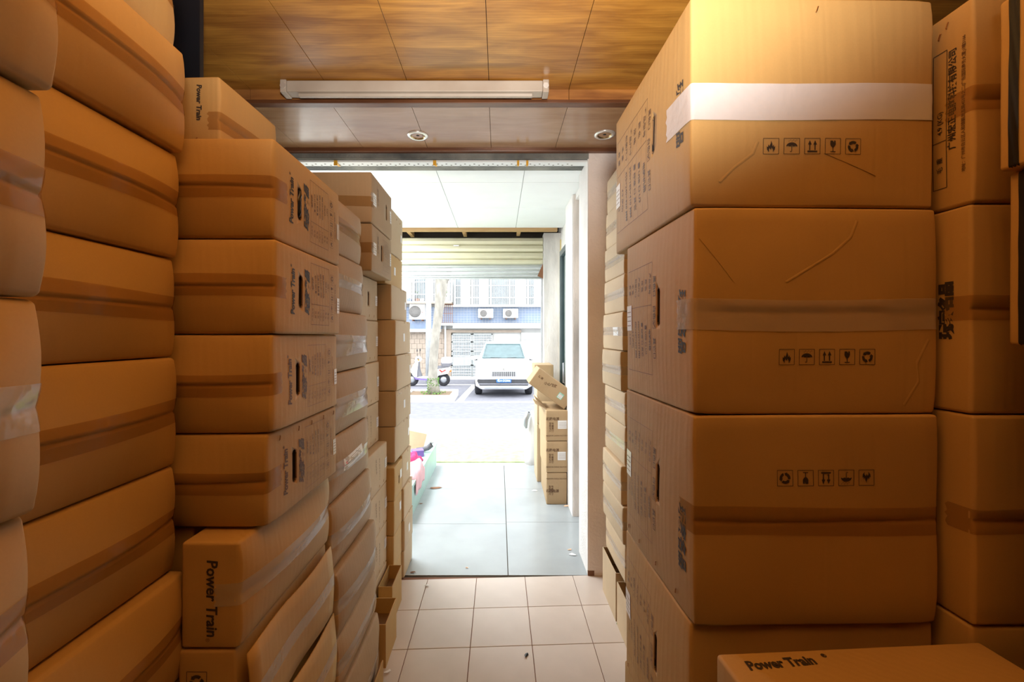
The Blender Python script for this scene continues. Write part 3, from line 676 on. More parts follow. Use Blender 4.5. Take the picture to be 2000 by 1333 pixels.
def side_flap(c, x, y0, y1, z0, z1, m='kraft', tape=True):
    """a long outer flap bowing off the carton's aisle side"""
    ox, oy, oz = c.root.location; n = 10; vs = []; fs = []
    for th in (0, .004):
        for j in range(7):
            for i in range(n + 1):
                t = i / n; s_ = j / 6
                bow = .008 * math.sin(PI * s_) + .004 * math.sin(9 * t + 2 * s_)
                vs.append((x - ox + bow - th, y0 + (y1 - y0) * t - oy, z0 + (z1 - z0) * s_ - oz))
    N1 = 7 * (n + 1)
    for j in range(6):
        for i in range(n):
            k = j * (n + 1) + i; fs.append((k, k + 1, k + n + 2, k + n + 1)); k += N1; fs.append((k, k + n + 1, k + n + 2, k + 1))
    ring = [i for i in range(n + 1)] + [j * (n + 1) + n for j in range(1, 7)] + [6 * (n + 1) + i for i in range(n - 1, -1, -1)] + [j * (n + 1) for j in range(5, 0, -1)]
    for a, b in zip(ring, ring[1:] + ring[:1]): fs.append((a, a + N1, b + N1, b))
    me = bpy.data.meshes.new('loose_flap'); me.from_pydata(vs, [], fs); me.update(); o = link('loose_flap', me, m, c.root, True)
    if tape:
        vs = []; fs = []
        for j in range(2):
            for i in range(n + 1):
                t = i / n; s_ = .42 + .18 * j; vs.append((x - ox + .0015 + .008 * math.sin(PI * s_) + .004 * math.sin(9 * t + 2 * s_), y0 + (y1 - y0) * t - oy, z0 + (z1 - z0) * s_ - oz))
        for i in range(n): fs.append((i, i + 1, i + n + 2, i + n + 1))
        me = bpy.data.meshes.new('tape'); me.from_pydata(vs, [], fs); me.update(); link('tape', me, 'clear_tape_glare', c.root, True)
lo = [(.818, 1.057, -.583), (.577, .816, -.590), (.335, .575, -.590), (.0, .333, -.595)]
for i, (z0, z1, x) in enumerate(lo):
    c = Carton(x - .128, x, .972, 1.478, z0, z1, ['narrow carton below the hand-hole stack, vertical lettering on dark end', 'narrow carton with loose bowed side flap, second below the hand-hole stack', 'narrow carton with loose side flap, third below the hand-hole stack', 'narrow floor carton at the foot of the hand-hole stack'][i], 'narrow cartons under the hand-hole stack', 0, ('R',), .003, .010 if i == 0 else .003, 125 + i, n=10)
    if i == 0: c.text('F', 'Power Train', .006, -.005, .034, -90, .0008, .1); c.tape('R', 0, .05, 'clear_tape_glare'); c.text('F', '®', -.004, -.098, .012, -90, m='print_brown')
    if i == 1: side_flap(c, -.566, .975, 1.475, z0 + .005, z1 - .012); c.decal('F', scale(icon('recycle'), .045), 'print_black', 'handling_mark', .0009, -.02, .05)
    if i == 2: side_flap(c, -.562, .975, 1.49, z0 + .005, z1 - .008)
# taped stack M
GM = 'taped flat cartons stacked beyond the hand-hole stack'
zm = [2.05, 1.835, 1.61, 1.38, 1.15, .92, .69, .46, .27, 0]
um = [706, 709, 718, 718, 720, 725, 735, 735, 741]
for i in range(9):
    x = X(um[i], 1.965) - .008
    lab = ['topmost taped carton beyond the hand-hole stack, half hidden', 'second taped carton beyond the hand-hole stack, bulging silver-shiny tape', 'third taped carton beyond the hand-hole stack, flat shiny tape', 'fourth taped carton beyond the hand-hole stack, two tape bands', 'fifth taped carton beyond the hand-hole stack, paper shipping strip with red marks', 'sixth taped carton beyond the hand-hole stack, gleaming diagonal tape', 'seventh taped carton beyond the hand-hole stack, long and in shade', 'eighth taped carton beyond the hand-hole stack, second above the floor', 'floor carton of the taped stack beyond the hand-hole stack'][i]
    c = Carton(x - .42, x, 1.50, 1.968, zm[i + 1], zm[i], lab, GM, 0, ('R',), .003, .010, 140 + i, m='kraft_daylit', n=9, dent=.006)
    c.tape('R', 0, .05, 'clear_tape_glare' if i else 'brown_tape', wrap=.04)
    if i in (2, 3): c.tape('R', -.03, .045, 'clear_tape_glare', wrap=.03, off=.0016)
    if i == 4: c.sticker('R', -.03, .01, .20, .045, ang=3); c.text('R', '小心 轻放', -.09, .012, .022, 3, .0012, m='red_lens')
# flat pieces standing on the floor at the left foot
def sheet(name, x0, x1, y0, y1, z1, label, n=3):
    t = empty(name, ((x0 + x1) / 2, (y0 + y1) / 2, 0)); tag(t, label, 'carton')
    hx, hy = (x1 - x0) / 2, (y1 - y0) / 2
    for k in range(n):
        xa_ = -hx + 2 * hx * k / n; MB().box(xa_, xa_ + 2 * hx / n * .7, -hy + .01 * k, hy - .004 * k, 0, z1 - .012 * (n - 1 - k), .0012).build('folded_panel', 'kraft' if k == n - 1 else 'kraft_inner', t)
    return t
sheet('flattened_carton', -.518, -.498, 1.45, 1.885, .118, 'flattened carton on edge against the foot of the taped stack')
open_carton(-.634, -.517, 1.985, 2.19, 0, .198, 'small open carton standing on the floor at the left aisle edge')
open_carton(-.634, -.560, 2.28, 2.498, 0, .20, 'low open carton on the floor below the hand-hole carton column')
# big pair overhanging + column P
GO = 'pair of overhanging cartons with hand holes high on the left'
for i, (z0, z1) in enumerate(((2.064, 2.310), (1.83, 2.062))):
    c = Carton(-1.08, -.618, 2.10, 2.50, z0, z1, ['upper overhanging carton high on the left, below the white ceiling', 'lower overhanging carton high on the left, pale underside showing'][i], GO, .5 * i, (), .004, .003, 160 + i, [('R', .07 if i == 0 else -.03, 0, .018, .085)], m='kraft_daylit', n=9)
    c.tape('F', -.02 if i == 0 else 0, .05); c.tape('R', -.0, .045, 'clear_tape_glare', a0=-.20, a1=-.12, wrap=0); c.sticker('R', -.15, 0, .05, .06); c.sticker('R', .17, .0, .03, .07)
    c.text('R', LOGO, -.09, .03, .022, 90, .001, .2, 'print_faint'); table(c, 'R', .0, .15, -.08, .08, -.02, 90, 'print_faint') if i else None
GQ = 'cartons in the column under the overhanging pair'
up = [739, 740, 742, 741, 757, 757, 757, 757]
for i in range(8):
    x = X(up[i], 2.5) - .004; z1 = 1.828 - .2285 * i; z0 = max(0, z1 - .2285)
    c = Carton(x - .42, x, 2.06, 2.497, z0, z1, [ 'first carton under the overhanging pair, hand slot', 'second carton under the overhanging pair, small label', 'third carton under the overhanging pair', 'fourth carton under the overhanging pair', 'fifth carton under the overhanging pair, jutting out with lit top', 'sixth carton under the overhanging pair', 'seventh carton under the overhanging pair, second above the floor', 'floor carton of the column under the overhanging pair'][i], GQ, 0, (), .003, .003, 170 + i, [('R', .03, 0, .018, .075)] if i == 0 else [], m='kraft_pale_daylit', n=6)
    c.sticker('R', .19, .0, .045, .055); c.staples('R', [(.05, -.095), (.14, -.095)])
    if i > 2: c.text('R', '小心轻放', .0, .03, .02, 90, .0006, m='print_faint'); c.text('R', '产品规格 数量 毛重', .06, 0, .014, 90, .0001, m='print_faint')
GS = 'cartons in the column nearest the opening, left'
zv = [2.30, 2.025, 1.82, 1.61, 1.40, 1.19, .98, .77, .56, .36, .17, 0]
uv = [787, 786, 795, 802, 804, 803, 801, 803, 806, 807, 806]
for i in range(11):
    low = zv[i + 1] < .6
    x = X(uv[i], 2.97) - .003; y0 = 2.715 if low else (2.55 if i != 1 else 2.53)
    c = Carton(x - .40, x, y0, 2.97, zv[i + 1], zv[i], ['topmost' if i == 0 else ('floor' if i == 10 else ORD[i])][0] + (' carton of the leftmost column at the opening' + (', on the floor' if i == 10 else ', dark shaded end' if i in (2, 3, 4) else ', counted from the top')), GS, 0, (), .003, .003, 190 + i, m='kraft_pale_daylit' if i != 1 else 'kraft', n=5)
    c.sticker('R', .0 if i % 2 else .16, .0, .04, .05, lines=False); c.staples('R', [(.02, .09), (.12, .09)])
    if i == 5:
        p = MB(); rr = random.Random(9)
        for k in range(5): q_ = [c.face('R', -.20 + .03 * k + rr.uniform(-.01, .01), .095 + rr.uniform(-.02, .008), .002 + .008 * rr.random())[0] for _ in range(4)]; p.bm.faces.new([p.bm.verts.new(z_) for z_ in q_])
        p.build('crumpled_tape', 'clear_tape_glare', c.root)
for i, (z0, z1) in enumerate(((.56, .77), (.36, .558), (.17, .358), (0, .168))):
    zt = zv[7 + i]; c = Carton(-.99, -.603 - .002 * i, 2.505, 2.706, zv[8 + i], zt if i else .755, ['upper small carton wedged low before the leftmost column at the opening', 'second small carton wedged low before the leftmost column at the opening', 'third small carton wedged low before the leftmost column at the opening', 'floor level small carton before the leftmost column at the opening'][i], 'small cartons wedged in at the left foot', 0, (), .003, .003, 210 + i, [('R', 0, .0, .014, .05)] if i == 0 else [], n=5)
    if i < 2: c.sticker('R', .05, .02, .045, .05, lines=False)
# fix: upper Q carton above the wedge keeps clear of it

# ================================================================== foyer goods
GF = 'cartons piled by the right entrance wall'
for i, (z0, z1) in enumerate(((.57, .845), (.286, .568), (0, .284))):
    c = Carton(X(1065 + 1.5 * i, 3.9), .608, 3.90, 4.45, z0, z1, ['upper printed carton of the pile by the right entrance wall', 'middle printed carton of the pile by the right entrance wall', 'floor printed carton of the pile by the right entrance wall'][i], GF, 1.5 - i, (), .003, .003, 230 + i, m='kraft_daylit', n=6)
    c.text('F', '机箱电源', -.04, .06 if i < 2 else -.02, .030, 0, .0006, m='print_brown'); c.text('F', '型号\n数量\n毛重\n尺寸', -.05, -.015, .022, 0, .0002, m='print_brown')
    c.text('F', 'MADE IN CHINA FACTORY', 0, -.09 if i < 2 else .09, .016, 0, .0002, m='print_brown')
    if i < 2: c.sticker('F', .052, .01, .09, .075)
for i, (z0, z1) in enumerate(((.60, 1.02), (0.0, .598))):
    Carton(.39, .607, 4.50, 4.86, z0, z1, ['taller pale carton standing behind the entrance pile', 'plain carton on the floor behind the entrance pile'][i], GF, 0, (), .003, .003, 240 + i, m='kraft_pale_daylit', n=5)
Carton(.365, .56, 4.49, 4.84, 1.02, 1.215, 'upright carton on top behind the tilted one by the entrance wall', GF, 0, (), .002, .002, 244, m='kraft_daylit', n=5)
# tilted carton leaning on the pile
c = Carton(-.20, .20, 0, .34, 0, .175, 'tilted carton sliding on the entrance pile, green framed label', GF, 0, (), .003, .003, 246, m='kraft_daylit', n=6, rot=(0, math.radians(36), 0))
c.root.location = (.425, 4.10, .966); c.sticker('F', .10, -.01, .05, .055, 'sticker_green', False); c.sticker('F', .10, -.01, .04, .045)
c.text('F', '小心轻放', -.03, .02, .03, 20, .0006, m='print_brown'); c.text('F', '防潮', -.14, .02, .024, 0, .0004, m='print_brown')
c = Carton(-.13, .13, 0, .14, 0, .08, 'white carton leaning beside the tilted one at the entrance wall', GF, 0, (), .002, .002, 247, m='kraft_pale_daylit', n=5, rot=(0, math.radians(40), 0)); c.root.location = (.56, 4.375, .935); c.body.data.materials[0] = M['sticker']
# open flaps on the pile
t = empty('loose_cardboard_flap', (.42, 3.95, .845)); tag(t, 'pale loose flaps fanned open under the tilted carton at the entrance', 'cardboard', None)
for k in range(3):
    o = MB().box(-.11, .02, 0, .3, 0, .004, .001).build('flap', 'kraft_pale_daylit', t); o.rotation_euler = (0, math.radians(28 + 14 * k), 0); o.location = (-.005 * k, .04 * k, .002 + .01 * k)
def blob(name, loc, dims, m, seed, parent=None, amp=.25, sub=3, flat=True):
    bm = bmesh.new(); bmesh.ops.create_icosphere(bm, subdivisions=sub, radius=1)
    for v in bm.verts:
        n = noise.noise(v.co * 1.6 + Vector((seed * 3.3, 0, 0))) * amp + noise.noise(v.co * 4 + Vector((seed, 5, 0))) * amp * .5
        v.co *= 1 + n
        if flat and v.co.z < -.45: v.co.z = -.45
        v.co = Vector((v.co.x * dims[0], v.co.y * dims[1], (v.co.z + .45) * dims[2] / 1.4))
    me = bpy.data.meshes.new(name); bm.to_mesh(me); bm.free(); o = link(name, me, m, parent, True); o.location = loc; return o
tag(blob('plastic_sack', (.385, 5.25, -.02), (.085, .12, .62), 'white_plastic', 3, amp=.18), 'translucent white plastic sack standing beyond the entrance carton pile', 'sack')
o = MB().tube([(.31, 5.1, .62), (.30, 5.1, .60), (.27, 5.1, .53), (.265, 5.1, .46), (.275, 5.1, .42)], [.02, .035, .032, .028, .012], 10).build('glove', 'steel', None, True); tag(o, 'grey work glove hanging on the white sack by the entrance', 'glove'); o.location = (.045, .03, 0)
# teal platform with clothes
pl = empty('teal_platform', (-1.15, 4.35, 0)); tag(pl, 'low teal painted platform along the left side of the entrance', 'platform')
MB().box(.39, .42, -.85, .72, 0, .24, .004).build('side_board', 'teal', pl); MB().box(-.6, .43, -.85, .72, .24, .27, .004).build('top_board', 'teal', pl); MB().box(-.6, -.57, -.85, .72, 0, .24, .004).build('side_board', 'teal', pl)
def drape(name, x0, x1, y0, y1, z, m, seed, label, cat, hang=.0, amp=.03):
    n = 22; vs = []; fs = []
    for j in range(n + 1):
        for i in range(n + 1):
            a, b = i / n, j / n; e = min(a, 1 - a, b, 1 - b); hh = min(1, e * 6)
            x = x0 + (x1 - x0) * a + .02 * noise.noise(Vector((a * 3, b * 3, seed))); y = y0 + (y1 - y0) * b + .03 * noise.noise(Vector((a * 3, b * 3, seed + 9)))
            zz_ = z + .003 + hh * (amp * 1.2 + amp * noise.noise(Vector((a * 4, b * 4, seed + 3))) + amp * .8 * abs(noise.noise(Vector((a * 9 + b * 3, b * 5, seed + 5)))))
            if hang and x > -.722: zz_ = z - (x + .722) * hang + .0; x = -.716 + .004 * math.sin(b * 14)
            vs.append((x, y, zz_))
    for j in range(n):
        for i in range(n): k = j * (n + 1) + i; fs.append((k, k + 1, k + n + 2, k + n + 1))
    me = bpy.data.meshes.new(name); me.from_pydata(vs, [], fs); me.update(); o = link(name, me, m, None, True); tag(o, label, cat)
    sm = o.modifiers.new('s', 'SOLIDIFY'); sm.thickness = .004; return o
drape('blanket', -1.02, -.60, 3.75, 4.15, .27, 'pink', 1, 'pale pink blanket heaped on the teal platform, one corner hanging', 'blanket', hang=1.1, amp=.05)
drape('towel', -1.0, -.76, 4.17, 4.36, .27, 'magenta', 4, 'crumpled magenta towel on the teal platform behind the pink blanket', 'towel', amp=.055)
drape('cloth', -.98, -.78, 3.55, 3.73, .27, 'cream_cloth', 7, 'cream cloth at the near end of the teal platform', 'cloth', amp=.03)
o = MB().box(-.06, .06, -.05, .05, 0, .065, .004).build('purple_box', 'purple', None); o.location = (-.845, 4.50, .271); o.rotation_euler = (0, 0, .3); tag(o, 'small purple box on the teal platform behind the towels', 'box')
o = MB().tube([(-.09, 0, .025), (-.03, 0, .028), (.03, .0, .045), (.065, 0, .075), (.07, 0, .10)], [.022, .027, .028, .030, .026], 12).build('grey_sock', 'grey_cloth', None, True); o.location = (-.79, 4.64, .272); tag(o, 'dark grey sock lying on the teal platform beside the purple box', 'sock')
o = MB().box(-.10, .10, -.006, .006, 0, .20, .002).build('cardboard_panel', 'peach', None); o.location = (-.93, 4.72, .272); o.rotation_euler = (0, .25, .2); tag(o, 'peach coloured panel leaning upright on the teal platform', 'panel')
# litter on the floor
def bit(u, v, s_, m, label, name, cat, rot=0, z=.002):
    Y_ = H * 850 / (v - 655); x = X(u, Y_); bm = bmesh.new(); rr = random.Random(u)
    n = 7; top_ = [bm.verts.new((s_ * math.cos(2 * PI * k / n) * rr.uniform(.6, 1.1), .5 * s_ * math.sin(2 * PI * k / n) * rr.uniform(.6, 1.1), .001 + .006 * rr.random())) for k in range(n)]
    c_ = bm.verts.new((0, 0, .006)); b_ = bm.verts.new((0, 0, 0))
    for k in range(n): bm.faces.new((top_[k], top_[(k + 1) % n], c_)); bm.faces.new((top_[(k + 1) % n], top_[k], b_))
    me = bpy.data.meshes.new(name); bm.to_mesh(me); bm.free(); o = link(name, me, m); o.location = (x, Y_, z); o.rotation_euler = (0, 0, rot); tag(o, label, cat)
bit(833, 1146, .018, 'concrete_light', 'grey dry leaf scrap on the tiles near the threshold', 'leaf_scrap', 'litter', .3)
bit(806, 1120, .020, 'rust', 'brown wood chip lying just beyond the threshold at left', 'wood_chip', 'litter')
bit(1028, 1282, .018, 'black_tape', 'small dark green scrap on a tile joint in mid aisle', 'green_scrap', 'litter', 1)
bit(757, 1315, .020, 'sticker', 'white paper scrap on the tiles at lower left of aisle', 'paper_scrap', 'litter', .5)
bit(1118, 1085, .034, 'sticker', 'white paper scrap on grey slabs near the wall pier', 'paper_scrap', 'litter', -.3)
bit(1113, 1075, .018, 'peach', 'small tan scrap on grey slabs beside the white scrap', 'tan_scrap', 'litter')
bit(1210, 1221, .022, 'leaf', 'dark green scrap on the tiles near the open right cartons', 'green_scrap', 'litter')
bit(1044, 960, .03, 'sticker', 'white paper scrap in mid floor of the entrance', 'paper_scrap', 'litter')
bit(850, 954, .07, 'rust', 'long curled brown strip of tape on the grey floor at left', 'tape_strip', 'litter', .1)
bit(822, 985, .02, 'rust', 'little brown chip on grey floor beside the teal platform', 'wood_chip', 'litter')
bit(1106, 990, .03, 'peach', 'pinkish paper scrap at the foot of the entrance carton pile', 'paper_scrap', 'litter')
bit(912, 1111, .012, 'peach', 'tiny pink scrap on grey slab near the threshold', 'paper_scrap', 'litter')

# ================================================================== outdoors
GZ = -.35
st = struct(slab('pavement', -6, 6, 5.08, 8.0, GZ, -.02, 'pavement'), 'pale pavement outside the shop')
tf = struct(slab('turf_mat', -1.2, 2.2, 5.25, 6.45, -.02, -.008, 'turf'), 'strip of green turf matting on the pavement')
struct(slab('street', -30, 30, 8.0, 60, GZ - .1, GZ, 'asphalt'), 'bluish grey asphalt street and parking bays')
struct(slab('kerb', -12, 12, 8.0, 8.15, GZ, GZ + .14, 'kerb_stone'))
def paint(name, x0, x1, y0, y1, sk=0):
    return struct(MB().prism([(x0, y0), (x1, y0), (x1 + sk, y1), (x0 + sk, y1)], GZ + .0005, GZ + .004, 'z').build(name, 'road_paint'))
paint('parking_line', -6, 3.2, 12.05, 12.25); paint('parking_line', -6, 3.2, 16.3, 16.5); paint('parking_line', -1.22, -1.02, 12.25, 16.3, .2); paint('parking_line', 1.35, 1.5, 12.25, 16.3, -.1)
struct(slab('kerb', -12, 12, 18.3, 18.68, GZ, GZ + .1, 'kerb_stone'))
BY = 18.7
def bx(u): return X(u, BY)
def bz(v): return Z(v, BY)
b = empty('apartment_building', (0, BY, GZ)); tag(b, 'pale apartment block across the street with barred balcony windows', 'building')
def bp(name, u0, u1, v0, v1, y0, y1, m, par=b, bev=0): return MB().box(bx(u0), bx(u1), y0, y1, bz(v1) - GZ, bz(v0) - GZ, bev).build(name, m, par)
bp('wall', 500, 1500, 200, 748, .12, .6, 'wall_white')
bp('blue_tile_band', 500, 1500, 600, 632, .02, .14, 'blue_wall_tile')
bp('window_sill', 862, 1500, 597, 600.5, -.25, .14, 'wall_white'); bp('ledge', 886, 1500, 632, 642, -.35, .14, 'wall_white'); bp('ledge', 500, 862, 643, 649, -.25, .14, 'wall_white')
bp('blue_tile_band', 500, 862, 632, 643, .02, .14, 'blue_wall_tile')
# grout grid of the blue tiles, raised joints
q = MB()
for u in range(780, 1070, 6): q.box(bx(u), bx(u) + .008, .013, .02, bz(632) - GZ, bz(600) - GZ)
for v in range(604, 632, 5): q.box(bx(780), bx(1070), .013, .02, bz(v) - GZ, bz(v) - GZ + .008)
tag(q.build('tile_joints', 'wall_white', b), kind='stuff')
# stone brick facing, single bricks
br = MB().box(-.112, .112, -.03, .06, 0, .205, .004); bo = br.build('brick', 'stone_brick', b); bo.name = 'brick'; first = True
for r_ in range(10):
    for k in range(8):
        x = bx(798) + k * .232 + (.116 if r_ % 2 else 0)
        if x > bx(878): continue
        o = bo if first else bo.copy()
        if not first: COL.objects.link(o)
        o.parent = b; first = False; o.location = (x, .09, .02 + r_ * .212)
bp('downpipe', 868.5, 871.5, 632, 742, -.06, .05, 'iron_white'); bp('corner_pier', 871.5, 881, 645, 742, .0, .12, 'stone_brick')
bp('door_lintel', 871, 1018, 645, 650, -.02, .12, 'stone_brick')
# barred double gate
gt = empty('gate', (0, 0, 0)); gt.parent = b
for k, (u0, u1) in enumerate(((882, 921.5), (922.5, 962))):
    lf = empty('gate_leaf'); lf.parent = b; lf.location = (bx((u0 + u1) / 2), .04, 0); hw = (bx(u1) - bx(u0)) / 2; zt = bz(652) - GZ; z0 = .06
    q = MB()
    for sg in (-1, 1): q.box(min(sg * hw, sg * (hw - .05)), max(sg * hw, sg * (hw - .05)), -.03, .02, z0, zt)
    for zz_ in (z0, .55, .95, 1.15, 1.55, zt - .05): q.box(-hw, hw, -.03, .02, zz_, zz_ + .05)
    q.build('leaf_frame', 'gate_grey', lf)
    MB().box(-hw + .05, hw - .05, -.01, .0, .60, .95).build('sheet_panel', 'gate_grey', lf)
    for zz_ in (.18, .30, .42, 1.27, 1.40, 1.67, 1.78): MB().box(-hw, hw, -.034, -.02, zz_, zz_ + .022).build('cross_bar', 'iron_white', lf)
    q = MB()
    for j in range(15): x = -hw + .08 + (2 * hw - .16) * j / 14; q.box(x - .008, x + .008, -.018, -.004, z0, zt)
    tag(q.build('upright_bars', 'iron_white', lf), kind='stuff')
    MB().box(-hw + .05, hw - .05, .02, .03, z0, zt).build('backing_sheet', 'window_dark', lf)
bpy.data.objects.remove(gt)
bp('garage_shutter', 1018, 1100, 650, 740, .02, .1, 'wall_white'); bp('garage_shutter_rail', 1018, 1100, 662, 664, -.02, .05, 'kerb_stone')
for k in range(10): bp('shutter_slat', 1021, 1100, 666 + k * 7.2, 672 + k * 7.2, -.0, .03, 'wall_white')
# upper windows and bars
def barred(u0, u1, v0, v1, y, nb, panes):
    wdw = empty('window'); wdw.parent = b; wdw.location = (bx((u0 + u1) / 2), y, bz(v1) - GZ); hw = (bx(u1) - bx(u0)) / 2; hz = bz(v0) - bz(v1)
    MB().box(-hw, hw, .13, .15, 0, hz).build('pane', 'window_dark', wdw)
    for k in range(panes + 1): x = -hw + 2 * hw * k / panes; MB().box(x - .04, x + .04, -.02, .13, 0, hz).build('mullion', 'iron_white', wdw)
    for k in range(panes):
        if k % 3 != 2: x = -hw + 2 * hw * (k + .5) / panes; MB().box(x - .30 * hw / panes, x + .75 * hw / panes, .10, .12, .05, hz).build('curtain', 'cream_cloth', wdw)
    for fz in (.0, .27, .72, .98): MB().box(-hw, hw, -.05, -.02, hz * fz, hz * fz + .03).build('cross_bar', 'iron_white', wdw)
    q = MB()
    for k in range(nb): x = -hw + 2 * hw * k / (nb - 1); q.box(x - .01, x + .01, -.045, -.025, 0, hz)
    tag(q.build('upright_bars', 'iron_white', wdw), kind='stuff'); return wdw
barred(888, 1066, 545, 597, -.1, 60, 5); barred(740, 884, 540, 592, -.45, 42, 4)
barred(888, 1066, 440, 492, -.1, 40, 5)
bp('balcony_floor', 740, 884, 592, 595, -.5, .12, 'stone_brick')
# small cage balcony
cg = empty('cage'); cg.parent = b; cg.location = (bx(874), -.35, bz(632) - GZ)
q = MB()
for k in range(7): x = -.25 + .5 * k / 6; q.box(x - .008, x + .008, -.01, .01, 0, .8)
for z_ in (0, .4, .78): q.box(-.26, .26, -.012, .012, z_, z_ + .02)
for z_ in (0, .78): q.box(.25, .27, 0, .4, z_, z_ + .02); q.box(-.27, -.25, 0, .4, z_, z_ + .02)
q.build('cage_bars', 'rust', cg); MB().box(-.30, .30, -.05, .45, -.1, 0).build('cage_floor', 'wall_white', cg)
def ac(u0, u1, v0, v1, label):
    t = empty('air_conditioner', (bx((u0 + u1) / 2), BY - .22, bz(v1))); tag(t, label, 'air conditioner', 'air conditioners on the facade opposite')
    hw = (bx(u1) - bx(u0)) / 2; hz = bz(v0) - bz(v1)
    MB().box(-hw, hw, -.14, .14, 0, hz, .015).build('casing', 'ac_white', t)
    R = hz * .37; MB().lathe([(.001, -.152), (R * .2, -.156), (R, -.15), (R, -.138)], (-hw * .28, 0, hz * .5), 'y', 24).build('fan_grille', 'fan_grille', t, True)
    q = MB()
    for k in (1, .8, .6, .4): q.lathe([(R * k - .008, -.158), (R * k, -.162), (R * k + .004, -.157)], (-hw * .28, 0, hz * .5), 'y', 24)
    for k in range(8): a = PI * k / 4; q.tube([(-hw * .28, -.158, hz * .5), (-hw * .28 + R * math.cos(a), -.158, hz * .5 + R * math.sin(a))], .005, 4)
    q.build('guard_rings', 'fan_grille', t)
    MB().box(hw * .62, hw * .70, -.146, -.14, hz * .42, hz * .50).build('badge', 'red_lens', t)
    for sg in (-.6, .6): MB().box(sg * hw - .015, sg * hw + .015, -.12, .215, -.06, 0).build('bracket', 'rust', t)
ac(803, 833, 595, 625, 'largest outdoor unit of an air conditioner, left of the utility pole')
ac(934.5, 963.5, 604.5, 622, 'left one of the two small air conditioner units side by side'); ac(982.5, 1011.5, 604.5, 622, 'right one of the two small air conditioner units side by side')
for u, m_, lab in ((803, 'pot_blue', 'blue flower pot on the barred balcony, leftmost'), (818, 'pot_brown', 'round brown jar on the barred balcony'), (828, 'iron_white', 'white jar on the barred balcony beside the pole'), (874, 'iron_white', 'white planter trough on the balcony right of the tree trunk')):
    zt_ = bz(592); t = empty('flower_pot', (bx(u), BY - .33, zt_)); tag(t, lab, 'pot')
    MB().lathe([(.001, 0), (.06, 0), (.10, .07), (.09, .14), (.07, .17), (.06, .165), (.055, .12), (.001, .12)] if u != 874 else [(.001, 0), (.10, 0), (.12, .12), (.10, .12), (.09, .08), (.001, .08)], (0, 0, 0)).build('pot', m_, t, True)
    if u in (818, 874):
        q = MB(); rr = random.Random(u)
        for k in range(40): a = rr.uniform(0, 6.28); p = Vector((math.cos(a) * rr.random() * .12, math.sin(a) * rr.random() * .08, .12 + rr.random() * .35)); d1 = Vector((rr.uniform(-1, 1), rr.uniform(-1, 1), rr.uniform(0, 1))) * .05; d2 = Vector((rr.uniform(-1, 1), rr.uniform(-1, 1), rr.uniform(-1, 1))) * .025; q.bm.faces.new([q.bm.verts.new(v_) for v_ in (p, p + d1 * .5 + d2, p + d1, p + d1 * .5 - d2)])
        tag(q.build('foliage', 'leaf', t), kind='stuff')
# utility pole
t = empty('utility_pole', (X(837, 16.9), 16.9, GZ)); tag(t, 'pale grey round utility pole behind the tree trunk', 'pole'); MB().tube([(0, 0, 0), (0, 0, 5.5), (0, 0, 7)], [.115, .10, .09], 16).build('shaft', 'utility_grey', t, True)
# planter and tree
t = empty('tree_planter', (X(842, 12.8), 12.8, GZ)); tag(t, 'low white concrete tree planter with a raised rim in the street', 'planter')
xl, xr = X(780, 12.05) - t.location.x, X(886, 12.05) - t.location.x
for (a, b_, c_, d_) in ((xl, xr, -.75, -.62), (xl, xr, .55, .68), (xl, xl + .13, -.62, .55), (xr - .13, xr, -.62, .55)): MB().box(a, b_, c_, d_, 0, .19, .01).build('rim_stone', 'kerb_stone', t)
MB().box(xl + .13, xr - .13, -.62, .55, 0, .15).build('soil', 'soil', t)
TY = 12.8
t = empty('tree', (X(845, TY), TY, GZ + .151)); tag(t, 'leaning grey-barked street tree with ivy round its foot', 'tree')
pts = [(X(u, TY) - t.location.x, 0, Z(v, TY) - t.location.z) for u, v in ((848, 769), (845, 745), (846, 720), (847.5, 690), (850, 660), (854, 630), (858, 600), (861, 575), (863, 548), (868, 500), (872, 440))]
pts[0] = (pts[0][0], 0, 0)
MB().tube(pts, [.20, .15, .13, .125, .125, .125, .135, .16, .19, .17, .14], 14).build('trunk', 'bark', t, True)
top_ = Vector(pts[-1]); q = MB()
for a in range(6): an = a * 1.05; q.tube([top_ - Vector((0, 0, .6 - .1 * a)), top_ + Vector((math.cos(an) * .5, math.sin(an) * .5, .4)), top_ + Vector((math.cos(an) * 1.3, math.sin(an) * 1.3, 1.2))], [.08, .06, .03], 7)
q.tube([pts[7], (pts[7][0] + .25, -.1, pts[7][2] + .5), (pts[7][0] + .4, -.1, pts[7][2] + 1.3)], [.08, .06, .04], 8)
q.build('branches', 'bark', t, True)
rr = random.Random(2); q = MB()
def leafquad(q, p, s_):
    d1 = Vector((rr.uniform(-1, 1), rr.uniform(-1, 1), rr.uniform(-1, 1))).normalized() * s_; d2 = Vector((rr.uniform(-1, 1), rr.uniform(-1, 1), rr.uniform(-1, 1))).normalized() * s_ * .4
    q.bm.faces.new([q.bm.verts.new(v_) for v_ in (p - d1, p + d2, p + d1, p - d2)])
for k in range(1800):
    dv = Vector((rr.gauss(0, 1), rr.gauss(0, 1), rr.gauss(0, .6))).normalized() * rr.random() ** .4; leafquad(q, top_ + Vector((0, 0, 1.5)) + Vector((dv.x * 1.8, dv.y * 1.8, dv.z * 1.2)), .09)
tag(q.build('crown', 'leaf', t), kind='stuff'); q = MB()
for k in range(420):
    a = rr.uniform(0, 6.28); z_ = rr.random() ** 1.5 * .45; r_ = .165 if z_ > .05 else rr.uniform(.15, .38); leafquad(q, Vector((math.cos(a) * r_ + pts[0][0] - .03, math.sin(a) * r_, z_ + .02)), .035)
tag(q.build('ivy', 'leaf', t), kind='stuff')

